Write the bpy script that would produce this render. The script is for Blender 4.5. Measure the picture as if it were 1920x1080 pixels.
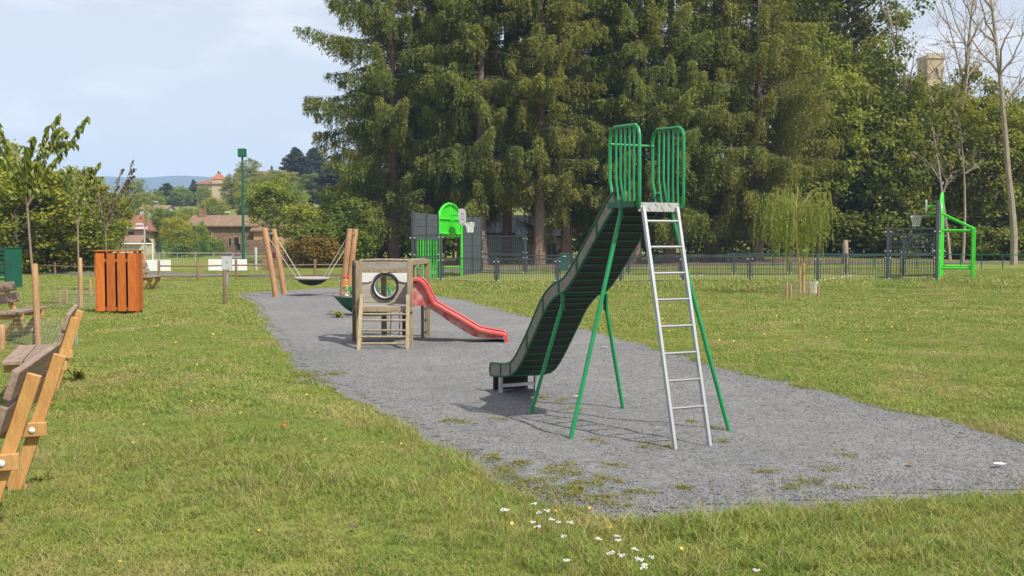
import bpy, bmesh, math, random
import numpy as np
from mathutils import Vector, Matrix, Quaternion

for _o in list(bpy.data.objects):
    bpy.data.objects.remove(_o)
S = bpy.context.scene
COL = S.collection
R = math.radians

# ------------------------------------------------------------------ camera, sky, sun, exposure
FPX, CAMH = 1867.0, 1.65
PITCH = math.atan(88 / FPX)
cam = bpy.data.cameras.new('camera')
cam.sensor_width = 36
cam.lens = 36 * FPX / 1920
cam.clip_start, cam.clip_end = 0.1, 12000
camo = bpy.data.objects.new('camera', cam)
COL.objects.link(camo)
camo.location = (0, 0, CAMH)
camo.rotation_euler = (math.pi / 2 - PITCH, 0, 0)
S.camera = camo

TOSUN = Vector((0.57, -0.56, 1.0)).normalized()
SUN_EL = math.asin(TOSUN.z)
SUN_AZ = math.atan2(TOSUN.x, TOSUN.y)
W = bpy.data.worlds.new('World')
S.world = W
W.use_nodes = True
wn, wl = W.node_tree.nodes, W.node_tree.links
wn.clear()
w_out = wn.new('ShaderNodeOutputWorld')
w_bg = wn.new('ShaderNodeBackground')
w_bg.inputs['Strength'].default_value = 0.092
sky = wn.new('ShaderNodeTexSky')
sky.sky_type = 'NISHITA'
sky.sun_disc = False
sky.sun_elevation = SUN_EL
sky.sun_rotation = SUN_AZ
sky.dust_density = 2.0
sky.altitude = 400
# thin high cloud: the same veil and wisps in every direction
w_tc = wn.new('ShaderNodeTexCoord')
w_map = wn.new('ShaderNodeMapping')
w_map.inputs['Scale'].default_value = (1.0, 1.0, 3.6)
w_no = wn.new('ShaderNodeTexNoise')
w_no.inputs['Scale'].default_value = 5.0
w_no.inputs['Detail'].default_value = 7
w_no.inputs['Roughness'].default_value = 0.55
w_rmp = wn.new('ShaderNodeMapRange')
w_rmp.inputs['From Min'].default_value = 0.46
w_rmp.inputs['From Max'].default_value = 0.66
w_rmp.inputs['To Min'].default_value = 0.64
w_rmp.inputs['To Max'].default_value = 1.0
w_mix = wn.new('ShaderNodeMix')
w_mix.data_type = 'RGBA'
w_mix.inputs['B'].default_value = (8.5, 8.6, 8.9, 1)
wl.new(w_tc.outputs['Generated'], w_map.inputs['Vector'])
wl.new(w_map.outputs['Vector'], w_no.inputs['Vector'])
wl.new(w_no.outputs['Fac'], w_rmp.inputs['Value'])
wl.new(w_rmp.outputs['Result'], w_mix.inputs['Factor'])
wl.new(sky.outputs['Color'], w_mix.inputs['A'])
wl.new(w_mix.outputs['Result'], w_bg.inputs['Color'])
wl.new(w_bg.outputs['Background'], w_out.inputs['Surface'])

sun = bpy.data.lights.new('sun', 'SUN')
sun.energy = 5.0
sun.angle = R(0.6)
sun.color = (1.0, 0.95, 0.86)
suno = bpy.data.objects.new('sun', sun)
COL.objects.link(suno)
suno.rotation_euler = TOSUN.to_track_quat('Z', 'Y').to_euler()
suno.location = (20, -20, 40)

S.view_settings.view_transform = 'Standard'
S.view_settings.look = 'None'
S.view_settings.gamma = 1
S.view_settings.use_curve_mapping = False
S.view_settings.exposure = 0.42
S.cycles.max_bounces = 6
S.cycles.diffuse_bounces = 3
S.cycles.transmission_bounces = 4
S.cycles.transparent_max_bounces = 8
S.cycles.volume_bounces = 0
S.cycles.use_denoising = True

# ------------------------------------------------------------------ picking places: photo point -> place in the world
_f = np.array([0, math.cos(PITCH), -math.sin(PITCH)])
_u = np.array([0, math.sin(PITCH), math.cos(PITCH)])


def ray(px, py):
    return _f * FPX + np.array([1.0, 0, 0]) * (px - 960) + _u * (540 - py)


def gp(px, py, z=0.0):
    d = ray(px, py)
    t = (z - CAMH) / d[2]
    return np.array([d[0] * t, d[1] * t])


def at(px, py, Y):
    d = ray(px, py)
    t = Y / d[1]
    return np.array([d[0] * t, Y, CAMH + d[2] * t])


def ss(a, b, x):
    t = np.clip((np.asarray(x, float) - a) / (b - a), 0, 1)
    return t * t * (3 - 2 * t)


# gravel outline (counted off the photograph, then laid on the ground plane)
_gpx = [(430, 552), (520, 546), (600, 541), (640, 540), (720, 541), (790, 551), (860, 560), (920, 575), (1000, 596), (1070, 610),
        (1140, 628), (1230, 655), (1345, 690), (1460, 715), (1560, 737), (1640, 765), (1760, 787), (1850, 815), (1925, 832)]
GR = [gp(*p) for p in _gpx]
GR += [np.array([5.6, 7.6]), np.array([7.4, 6.8]), np.array([7.0, 5.9]), np.array([5.2, 6.2])]
_gpx2 = [(1925, 934), (1800, 940), (1650, 948), (1500, 958), (1400, 966), (1290, 977), (1200, 986), (1120, 980), (1050, 960), (990, 938),
         (950, 924), (900, 893), (840, 850), (780, 815), (730, 794), (690, 766), (640, 737), (580, 717), (550, 702), (548, 688),
         (530, 660), (520, 640), (492, 612), (480, 590), (470, 566)]
GR += [gp(*p) for p in _gpx2]
_rg = random.Random(5)


def _ragged(poly, step=0.16, amp=0.05):
    out = []
    n = len(poly)
    for i in range(n):
        a, b = poly[i], poly[(i + 1) % n]
        L = np.linalg.norm(b - a)
        k = max(1, int(L / step))
        for j in range(k):
            p = a + (b - a) * j / k
            out.append(p + np.array([_rg.gauss(0, amp), _rg.gauss(0, amp)]))
    return np.array(out)


GRR = _ragged(GR)
_GP = np.array(GR)


def inside(x, y, poly=None):
    P = GRR if poly is None else poly
    x = np.asarray(x, float)
    y = np.asarray(y, float)
    res = np.zeros(x.shape, bool)
    n = len(P)
    for i in range(n):
        x0, y0 = P[i]
        x1, y1 = P[(i + 1) % n]
        if y0 == y1:
            continue
        c = ((y0 > y) != (y1 > y)) & (x < (x1 - x0) * (y - y0) / (y1 - y0) + x0)
        res ^= c
    return res


def gdist(x, y):
    x = np.asarray(x, float)
    y = np.asarray(y, float)
    d = np.full(x.shape, 1e9)
    n = len(_GP)
    for i in range(n):
        a, b = _GP[i], _GP[(i + 1) % n]
        ab = b - a
        t = np.clip(((x - a[0]) * ab[0] + (y - a[1]) * ab[1]) / (ab @ ab), 0, 1)
        d = np.minimum(d, np.hypot(x - a[0] - t * ab[0], y - a[1] - t * ab[1]))
    return np.where(inside(x, y, _GP), 0, d)


def gh(x, y):
    x = np.asarray(x, float)
    y = np.asarray(y, float)
    z = 0.2 * ss(0, 15, x) * ss(24, 34, y) * (1 - 0.6 * ss(36, 46, y))
    und = 0.022 * np.sin(0.9 * x + 1.3) * np.cos(0.7 * y) + 0.016 * np.sin(1.9 * x - 0.8 * y) + 0.012 * np.cos(2.7 * y + x)
    near = (y < 62) & (y > -5) & (np.abs(x) < 60)
    z = z + np.where(near, und * ss(0.5, 2.5, gdist(x, y)) * (1 - ss(52, 60, y)), 0)
    # low bank along the left edge of the gravel
    if np.any(near):
        d_ = gdist(x, y)
        z = z + np.where(near & (x < 0.6 - 0.17 * (y - 6)), 0.125 * ss(0.15, 1.2, d_) * (1 - ss(1.3, 2.8, d_)) * ss(4.5, 6.5, y) * (1 - ss(22, 28, y)), 0)
    q = x / np.maximum(y, 1.0)
    # town hill on the left, low wooded rise on the right
    amp = 5 + 6 * ss(-0.46, -0.38, q) + 5 * ss(-0.30, -0.22, q)
    z = z + amp * ss(135, 275, y) * (1 - ss(330, 600, y))
    z = z + 0.5 * ss(66, 85, y) * ss(0.1, 0.2, q) * (1 - ss(300, 500, y))
    return z


def ghf(x, y):
    return float(gh(np.array([x]), np.array([y]))[0])


# ------------------------------------------------------------------ materials
def _mix(nt, a, b, fac):
    m = nt.nodes.new('ShaderNodeMix')
    m.data_type = 'RGBA'
    for k, v in (('A', a), ('B', b)):
        if isinstance(v, (tuple, list)):
            m.inputs[k].default_value = (*v[:3], 1)
        else:
            nt.links.new(v, m.inputs[k])
    if isinstance(fac, (int, float)):
        m.inputs['Factor'].default_value = fac
    else:
        nt.links.new(fac, m.inputs['Factor'])
    return m.outputs['Result']


def _noise(nt, vec, scale, detail=4, rough=0.6, lo=0.35, hi=0.65):
    n = nt.nodes.new('ShaderNodeTexNoise')
    n.inputs['Scale'].default_value = scale
    n.inputs['Detail'].default_value = detail
    n.inputs['Roughness'].default_value = rough
    nt.links.new(vec, n.inputs['Vector'])
    m = nt.nodes.new('ShaderNodeMapRange')
    m.inputs['From Min'].default_value = lo
    m.inputs['From Max'].default_value = hi
    nt.links.new(n.outputs['Fac'], m.inputs['Value'])
    return m.outputs['Result'], n.outputs['Fac']


def _bump(nt, h, strength, dist):
    b = nt.nodes.new('ShaderNodeBump')
    b.inputs['Strength'].default_value = strength
    b.inputs['Distance'].default_value = dist
    nt.links.new(h, b.inputs['Height'])
    return b.outputs['Normal']


def newmat(name):
    m = bpy.data.materials.new(name)
    m.use_nodes = True
    nt = m.node_tree
    bs = nt.nodes['Principled BSDF']
    return m, nt, bs


def pmat(name, col, col2=None, rough=0.6, metal=0.0, nscale=6.0, stretch=(1, 1, 1), bump=0.0, bdist=0.004, rnd=0.12, spec=0.4, fine=0.0, coord='Object'):
    """colour varied by noise, by object, with fine relief"""
    m, nt, bs = newmat(name)
    tc = nt.nodes.new('ShaderNodeTexCoord')
    mp = nt.nodes.new('ShaderNodeMapping')
    mp.inputs['Scale'].default_value = stretch
    nt.links.new(tc.outputs[coord], mp.inputs['Vector'])
    oi = nt.nodes.new('ShaderNodeObjectInfo')
    ad = nt.nodes.new('ShaderNodeVectorMath')
    ad.operation = 'ADD'
    mu = nt.nodes.new('ShaderNodeMath')
    mu.operation = 'MULTIPLY'
    mu.inputs[1].default_value = 37.0
    nt.links.new(oi.outputs['Random'], mu.inputs[0])
    nt.links.new(mp.outputs['Vector'], ad.inputs[0])
    nt.links.new(mu.outputs[0], ad.inputs[1])
    vec = ad.outputs[0]
    if col2 is None:
        col2 = tuple(c * 0.72 for c in col)
    f, raw = _noise(nt, vec, nscale, 6, 0.65)
    c = _mix(nt, col, col2, f)
    if fine > 0:
        f2, _ = _noise(nt, vec, nscale * 7, 3, 0.6)
        k = nt.nodes.new('ShaderNodeMath')
        k.operation = 'MULTIPLY'
        k.inputs[1].default_value = fine
        nt.links.new(f2, k.inputs[0])
        c = _mix(nt, c, tuple(x * 0.45 for x in col2), k.outputs[0])
    hs = nt.nodes.new('ShaderNodeHueSaturation')
    mr = nt.nodes.new('ShaderNodeMapRange')
    mr.inputs['To Min'].default_value = 1 - rnd
    mr.inputs['To Max'].default_value = 1 + rnd
    nt.links.new(oi.outputs['Random'], mr.inputs['Value'])
    nt.links.new(mr.outputs['Result'], hs.inputs['Value'])
    nt.links.new(c, hs.inputs['Color'])
    nt.links.new(hs.outputs['Color'], bs.inputs['Base Color'])
    rr = nt.nodes.new('ShaderNodeMapRange')
    rr.inputs['To Min'].default_value = max(0.02, rough - 0.1)
    rr.inputs['To Max'].default_value = min(1, rough + 0.12)
    nt.links.new(f, rr.inputs['Value'])
    nt.links.new(rr.outputs['Result'], bs.inputs['Roughness'])
    bs.inputs['Metallic'].default_value = metal
    bs.inputs['Specular IOR Level'].default_value = spec
    if bump > 0:
        f3, raw3 = _noise(nt, vec, nscale * 5, 4, 0.6)
        nt.links.new(_bump(nt, raw3, bump, bdist), bs.inputs['Normal'])
    return m


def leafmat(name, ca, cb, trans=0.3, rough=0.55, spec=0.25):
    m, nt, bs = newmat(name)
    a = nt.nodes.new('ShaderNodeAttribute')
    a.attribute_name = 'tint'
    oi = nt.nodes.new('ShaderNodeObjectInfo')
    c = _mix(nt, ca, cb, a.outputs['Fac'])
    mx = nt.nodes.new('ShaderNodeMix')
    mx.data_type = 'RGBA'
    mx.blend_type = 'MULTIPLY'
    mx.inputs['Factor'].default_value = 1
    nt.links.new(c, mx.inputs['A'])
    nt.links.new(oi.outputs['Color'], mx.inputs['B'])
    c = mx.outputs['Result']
    nt.links.new(c, bs.inputs['Base Color'])
    bs.inputs['Roughness'].default_value = rough
    bs.inputs['Specular IOR Level'].default_value = spec
    tr = nt.nodes.new('ShaderNodeBsdfTranslucent')
    hs = nt.nodes.new('ShaderNodeHueSaturation')
    hs.inputs['Hue'].default_value = 0.485
    hs.inputs['Saturation'].default_value = 1.1
    hs.inputs['Value'].default_value = 1.25
    nt.links.new(c, hs.inputs['Color'])
    nt.links.new(hs.outputs['Color'], tr.inputs['Color'])
    ms = nt.nodes.new('ShaderNodeMixShader')
    ms.inputs['Fac'].default_value = trans
    nt.links.new(bs.outputs['BSDF'], ms.inputs[1])
    nt.links.new(tr.outputs['BSDF'], ms.inputs[2])
    nt.links.new(ms.outputs['Shader'], nt.nodes['Material Output'].inputs['Surface'])
    return m


def worldpos(nt):
    g = nt.nodes.new('ShaderNodeNewGeometry')
    return g.outputs['Position']


def lawn_color(nt, vec, greens, dry):
    """lawn colour by place: green, yellower and straw patches"""
    f1, _ = _noise(nt, vec, 0.55, 4, 0.6, 0.36, 0.62)
    f2, _ = _noise(nt, vec, 2.6, 4, 0.65, 0.36, 0.66)
    mp = nt.nodes.new('ShaderNodeMapping')
    mp.inputs['Location'].default_value = (13.1, 4.7, 0)
    nt.links.new(vec, mp.inputs['Vector'])
    f3, _ = _noise(nt, mp.outputs['Vector'], 0.8, 5, 0.7, 0.50, 0.70)
    c = _mix(nt, greens[0], greens[1], f1)
    c = _mix(nt, c, greens[2], f2)
    k = nt.nodes.new('ShaderNodeMath')
    k.operation = 'MULTIPLY'
    k.inputs[1].default_value = 0.9
    nt.links.new(f3, k.inputs[0])
    return _mix(nt, c, dry, k.outputs[0])


M = {}
# ground
m, nt, bs = newmat('lawn_soil')
v = worldpos(nt)
c = lawn_color(nt, v, [(0.19, 0.23, 0.042), (0.255, 0.25, 0.062), (0.155, 0.205, 0.036)], (0.32, 0.265, 0.115))
f, raw = _noise(nt, v, 28, 4, 0.7, 0.3, 0.7)
c = _mix(nt, c, (0.11, 0.125, 0.03), f)
nt.links.new(c, bs.inputs['Base Color'])
bs.inputs['Roughness'].default_value = 0.9
bs.inputs['Specular IOR Level'].default_value = 0.1
nt.links.new(_bump(nt, raw, 0.6, 0.03), bs.inputs['Normal'])
M['lawn'] = m

m, nt, bs = newmat('grass_blade')
v = worldpos(nt)
c = lawn_color(nt, v, [(0.23, 0.305, 0.05), (0.325, 0.33, 0.08), (0.18, 0.275, 0.042)], (0.42, 0.35, 0.15))
a = nt.nodes.new('ShaderNodeAttribute')
a.attribute_name = 'tint'
c = _mix(nt, c, (0.36, 0.31, 0.13), a.outputs['Fac'])
nt.links.new(c, bs.inputs['Base Color'])
bs.inputs['Roughness'].default_value = 0.5
bs.inputs['Specular IOR Level'].default_value = 0.3
tr = nt.nodes.new('ShaderNodeBsdfTranslucent')
nt.links.new(c, tr.inputs['Color'])
ms = nt.nodes.new('ShaderNodeMixShader')
ms.inputs['Fac'].default_value = 0.35
nt.links.new(bs.outputs['BSDF'], ms.inputs[1])
nt.links.new(tr.outputs['BSDF'], ms.inputs[2])
nt.links.new(ms.outputs['Shader'], nt.nodes['Material Output'].inputs['Surface'])
M['blade'] = m

m, nt, bs = newmat('gravel')
v = worldpos(nt)
vo = nt.nodes.new('ShaderNodeTexVoronoi')
vo.inputs['Scale'].default_value = 75
nt.links.new(v, vo.inputs['Vector'])
sep = nt.nodes.new('ShaderNodeSeparateColor')
nt.links.new(vo.outputs['Color'], sep.inputs['Color'])
c = _mix(nt, (0.115, 0.116, 0.119), (0.245, 0.246, 0.25), sep.outputs['Red'])
f1, _ = _noise(nt, v, 0.5, 5, 0.65, 0.38, 0.66)
c2 = _mix(nt, c, (0.27, 0.255, 0.235), 0.45)
c = _mix(nt, c, c2, f1)
f2, r2 = _noise(nt, v, 9, 5, 0.75, 0.3, 0.7)
f5, _ = _noise(nt, v, 1.7, 5, 0.7, 0.52, 0.75)
k5 = nt.nodes.new('ShaderNodeMath')
k5.operation = 'MULTIPLY'
k5.inputs[1].default_value = 0.32
nt.links.new(f5, k5.inputs[0])
c = _mix(nt, c, (0.085, 0.083, 0.083), k5.outputs[0])
mm = nt.nodes.new('ShaderNodeMix')
mm.data_type = 'RGBA'
mm.blend_type = 'MULTIPLY'
mm.inputs['Factor'].default_value = 0.35
nt.links.new(c, mm.inputs['A'])
nt.links.new(f2, mm.inputs['B'])
nt.links.new(mm.outputs['Result'], bs.inputs['Base Color'])
bs.inputs['Roughness'].default_value = 0.85
bs.inputs['Specular IOR Level'].default_value = 0.2
inv = nt.nodes.new('ShaderNodeMath')
inv.operation = 'MULTIPLY_ADD'
inv.inputs[1].default_value = -1
nt.links.new(vo.outputs['Distance'], inv.inputs[0])
nt.links.new(r2, inv.inputs[2])
nt.links.new(_bump(nt, inv.outputs[0], 0.55, 0.010), bs.inputs['Normal'])
M['gravel'] = m

M['stone_chip'] = pmat('stone_chip', (0.21, 0.21, 0.213), (0.145, 0.146, 0.149), rough=0.8, nscale=40, coord='Object', spec=0.2)
M['asphalt'] = pmat('asphalt', (0.135, 0.13, 0.125), (0.10, 0.10, 0.10), rough=0.9, nscale=3, bump=0.3)
M['court_turf'] = pmat('court_turf', (0.20, 0.215, 0.055), (0.16, 0.18, 0.045), rough=0.9, nscale=0.8, spec=0.1)
M['mulch'] = pmat('mulch', (0.20, 0.115, 0.06), (0.28, 0.19, 0.11), rough=0.95, nscale=9, bump=0.8, bdist=0.03, spec=0.1)
M['line_white'] = pmat('line_white', (0.75, 0.75, 0.70), rough=0.8, rnd=0)
# wood
M['petal'] = pmat('petal', (0.62, 0.62, 0.58), (0.50, 0.50, 0.46), rough=0.9, nscale=30, rnd=0.15)
M['wood_new'] = pmat('wood_new', (0.60, 0.36, 0.135), (0.46, 0.245, 0.08), rough=0.55, nscale=5, stretch=(6, 1.2, 1.2), fine=0.35, bump=0.25)
M['wood_newz'] = pmat('wood_newz', (0.58, 0.335, 0.115), (0.44, 0.22, 0.07), rough=0.55, nscale=6, stretch=(4, 4, 0.7), fine=0.35, bump=0.25)
M['wood_grey'] = pmat('wood_grey', (0.33, 0.24, 0.18), (0.20, 0.135, 0.095), rough=0.75, nscale=5, stretch=(7, 0.8, 7), fine=0.4, bump=0.4)
M['wood_pole'] = pmat('wood_pole', (0.42, 0.235, 0.115), (0.30, 0.155, 0.07), rough=0.65, nscale=6, stretch=(3, 3, 0.5), fine=0.3, bump=0.3)
M['wood_stake'] = pmat('wood_stake', (0.47, 0.285, 0.15), (0.34, 0.19, 0.09), rough=0.7, nscale=6, stretch=(4, 4, 0.6), fine=0.3, bump=0.3)
M['wood_rail'] = pmat('wood_rail', (0.23, 0.145, 0.095), (0.15, 0.09, 0.06), rough=0.8, nscale=4, fine=0.3)
M['wood_orange'] = pmat('wood_orange', (0.55, 0.16, 0.022), (0.38, 0.085, 0.012), rough=0.5, nscale=4, stretch=(5, 5, 0.7), fine=0.45, bump=0.3, rnd=0.2)
M['wood_olive'] = pmat('wood_olive', (0.37, 0.30, 0.18), (0.22, 0.17, 0.105), rough=0.75, nscale=6, stretch=(4, 4, 0.8), fine=0.35, bump=0.3)
M['wood_board'] = pmat('wood_board', (0.35, 0.31, 0.26), (0.22, 0.19, 0.155), rough=0.75, nscale=4, stretch=(0.8, 4, 5), fine=0.35, bump=0.3)
M['board_light'] = pmat('board_light', (0.50, 0.46, 0.39), (0.36, 0.32, 0.26), rough=0.75, nscale=3, stretch=(0.8, 4, 6), fine=0.3, bump=0.3)
M['wood_dark'] = pmat('wood_dark', (0.16, 0.115, 0.075), (0.10, 0.07, 0.045), rough=0.8, nscale=5, stretch=(4, 4, 0.7), fine=0.3)
M['board_white'] = pmat('board_white', (0.72, 0.71, 0.69), (0.58, 0.57, 0.55), rough=0.6, nscale=3, fine=0.12)
# metal, plastic
M['green_paint'] = pmat('green_paint', (0.010, 0.27, 0.085), (0.008, 0.21, 0.068), rough=0.36, nscale=5, spec=0.5, rnd=0.06, fine=0.12)
M['green_dark'] = pmat('green_dark', (0.009, 0.125, 0.062), (0.007, 0.095, 0.048), rough=0.4, nscale=3, rnd=0.05)
M['galv'] = pmat('galv', (0.57, 0.58, 0.58), (0.42, 0.43, 0.44), rough=0.42, metal=0.75, nscale=7, rnd=0.05, fine=0.1)
M['galv_plate'] = pmat('galv_plate', (0.55, 0.545, 0.53), (0.40, 0.395, 0.385), rough=0.5, metal=0.55, nscale=14, rnd=0.03, bump=0.5)
M['rung_steel'] = pmat('rung_steel', (0.36, 0.36, 0.36), (0.26, 0.26, 0.265), rough=0.4, metal=0.7, nscale=9, rnd=0.05)
M['chute_shade'] = pmat('chute_shade', (0.016, 0.017, 0.016), (0.028, 0.028, 0.026), rough=0.6, nscale=6, rnd=0)  # near black: the shade under the chute is put into the steel colour
M['side_plate'] = pmat('side_plate', (0.27, 0.235, 0.205), (0.19, 0.165, 0.145), rough=0.45, metal=0.4, nscale=20, rnd=0.02, bump=0.5)
M['red_plastic'] = pmat('red_plastic', (0.43, 0.042, 0.036), (0.47, 0.085, 0.072), rough=0.48, nscale=3.2, fine=0.0, rnd=0)
M['red_worn'] = pmat('red_worn', (0.40, 0.03, 0.028), (0.50, 0.26, 0.245), rough=0.6, nscale=7, rnd=0)
M['black_plastic'] = pmat('black_plastic', (0.018, 0.018, 0.02), rough=0.5, rnd=0)
M['white_plastic'] = pmat('white_plastic', (0.75, 0.76, 0.78), (0.66, 0.67, 0.70), rough=0.4, nscale=2, rnd=0)
M['boat_green'] = pmat('boat_green', (0.012, 0.115, 0.072), (0.010, 0.085, 0.055), rough=0.35, nscale=3, rnd=0)
M['lime'] = pmat('lime', (0.055, 0.60, 0.035), (0.045, 0.52, 0.03), rough=0.35, nscale=2, rnd=0.03)
M['anthracite'] = pmat('anthracite', (0.062, 0.072, 0.085), (0.048, 0.056, 0.068), rough=0.45, nscale=3, rnd=0.05)
M['anth_panel'] = pmat('anth_panel', (0.075, 0.085, 0.10), (0.06, 0.068, 0.08), rough=0.5, nscale=2, rnd=0.05)
M['steel_white'] = pmat('steel_white', (0.78, 0.78, 0.76), (0.68, 0.68, 0.67), rough=0.5, nscale=2, rnd=0.03)
M['grey_paint'] = pmat('grey_paint', (0.42, 0.43, 0.44), (0.34, 0.35, 0.36), rough=0.5, nscale=3)
M['backboard'] = pmat('backboard', (0.40, 0.40, 0.41), (0.34, 0.34, 0.35), rough=0.5, nscale=3, rnd=0)
M['rope'] = pmat('rope', (0.52, 0.47, 0.37), (0.40, 0.36, 0.28), rough=0.9, nscale=30, rnd=0.05)
M['rope_grey'] = pmat('rope_grey', (0.36, 0.33, 0.28), (0.27, 0.245, 0.21), rough=0.9, nscale=30, rnd=0)
M['rope_black'] = pmat('rope_black', (0.03, 0.03, 0.032), rough=0.9, nscale=30, rnd=0.05)
M['pink'] = pmat('pink', (0.60, 0.035, 0.20), rough=0.6, nscale=2, rnd=0)
M['orange'] = pmat('orange', (0.70, 0.22, 0.03), rough=0.5, rnd=0)
M['red'] = pmat('red', (0.50, 0.02, 0.02), rough=0.5, rnd=0)
M['yellow'] = pmat('yellow', (0.78, 0.48, 0.06), rough=0.5, rnd=0)
M['lamp_green'] = pmat('lamp_green', (0.011, 0.105, 0.066), (0.009, 0.08, 0.052), rough=0.4, nscale=3, rnd=0)
# buildings
M['render_cream'] = pmat('render_cream', (0.66, 0.58, 0.38), (0.58, 0.50, 0.33), rough=0.9, nscale=0.5, spec=0.1)
M['render_white'] = pmat('render_white', (0.62, 0.61, 0.58), (0.52, 0.51, 0.48), rough=0.9, nscale=0.7, spec=0.1)
M['render_ochre'] = pmat('render_ochre', (0.44, 0.30, 0.15), (0.36, 0.24, 0.12), rough=0.9, nscale=0.6, spec=0.1)
M['rubble'] = pmat('rubble', (0.34, 0.225, 0.14), (0.18, 0.115, 0.075), rough=0.95, nscale=2.2, fine=0.55, bump=0.6, bdist=0.05, spec=0.1)
M['tower_stone'] = pmat('tower_stone', (0.50, 0.41, 0.26), (0.38, 0.31, 0.20), rough=0.95, nscale=0.8, fine=0.3, spec=0.1)
M['tile_brown'] = pmat('tile_brown', (0.255, 0.165, 0.11), (0.19, 0.125, 0.085), rough=0.9, nscale=0.7, stretch=(3, 1, 1), fine=0.3, spec=0.15)
M['tile_red'] = pmat('tile_red', (0.27, 0.125, 0.08), (0.20, 0.095, 0.062), rough=0.9, nscale=1.2, fine=0.25, spec=0.15)
M['tile_orange'] = pmat('tile_orange', (0.43, 0.17, 0.085), (0.36, 0.14, 0.075), rough=0.9, nscale=1.2, fine=0.2, spec=0.15)
M['tile_dark'] = pmat('tile_dark', (0.06, 0.06, 0.065), (0.10, 0.10, 0.105), rough=0.6, nscale=2.5, fine=0.3)
M['opening'] = pmat('opening', (0.02, 0.02, 0.022), rough=0.3, rnd=0.1)
M['shutter'] = pmat('shutter', (0.22, 0.13, 0.075), rough=0.7)
M['shutter_red'] = pmat('shutter_red', (0.50, 0.10, 0.02), rough=0.6)
# bark, leaves
M['bark_spruce'] = pmat('bark_spruce', (0.26, 0.19, 0.145), (0.14, 0.10, 0.075), rough=0.95, nscale=3, stretch=(3, 3, 0.8), fine=0.4, bump=0.8, bdist=0.03, spec=0.1)
M['bark'] = pmat('bark', (0.20, 0.165, 0.125), (0.115, 0.09, 0.068), rough=0.95, nscale=3, stretch=(3, 3, 0.8), fine=0.4, spec=0.1)
M['bark_pale'] = pmat('bark_pale', (0.42, 0.35, 0.28), (0.28, 0.225, 0.175), rough=0.9, nscale=2.5, stretch=(3, 3, 0.7), fine=0.35, spec=0.1)
M['bark_cherry'] = pmat('bark_cherry', (0.33, 0.25, 0.19), (0.21, 0.15, 0.11), rough=0.6, nscale=8, stretch=(1, 1, 4), fine=0.3)
M['bark_willow'] = pmat('bark_willow', (0.42, 0.34, 0.13), (0.33, 0.25, 0.09), rough=0.8, nscale=8, fine=0.2)
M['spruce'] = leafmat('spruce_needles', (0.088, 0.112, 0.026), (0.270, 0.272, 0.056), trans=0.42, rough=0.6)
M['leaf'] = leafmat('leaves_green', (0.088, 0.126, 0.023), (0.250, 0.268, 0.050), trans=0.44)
M['leaf_cherry'] = leafmat('leaves_cherry', (0.13, 0.19, 0.03), (0.27, 0.30, 0.055), trans=0.42, rough=0.4, spec=0.4)
M['leaf_willow'] = leafmat('leaves_willow', (0.15, 0.21, 0.035), (0.31, 0.335, 0.08), trans=0.4)
M['leaf_plum'] = leafmat('leaves_plum', (0.085, 0.05, 0.05), (0.16, 0.13, 0.065), trans=0.3)
M['conifer_blue'] = leafmat('conifer_blue', (0.030, 0.048, 0.030), (0.075, 0.100, 0.055), trans=0.15)
M['weed'] = leafmat('weed_leaf', (0.17, 0.19, 0.035), (0.30, 0.24, 0.06), trans=0.3)


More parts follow.
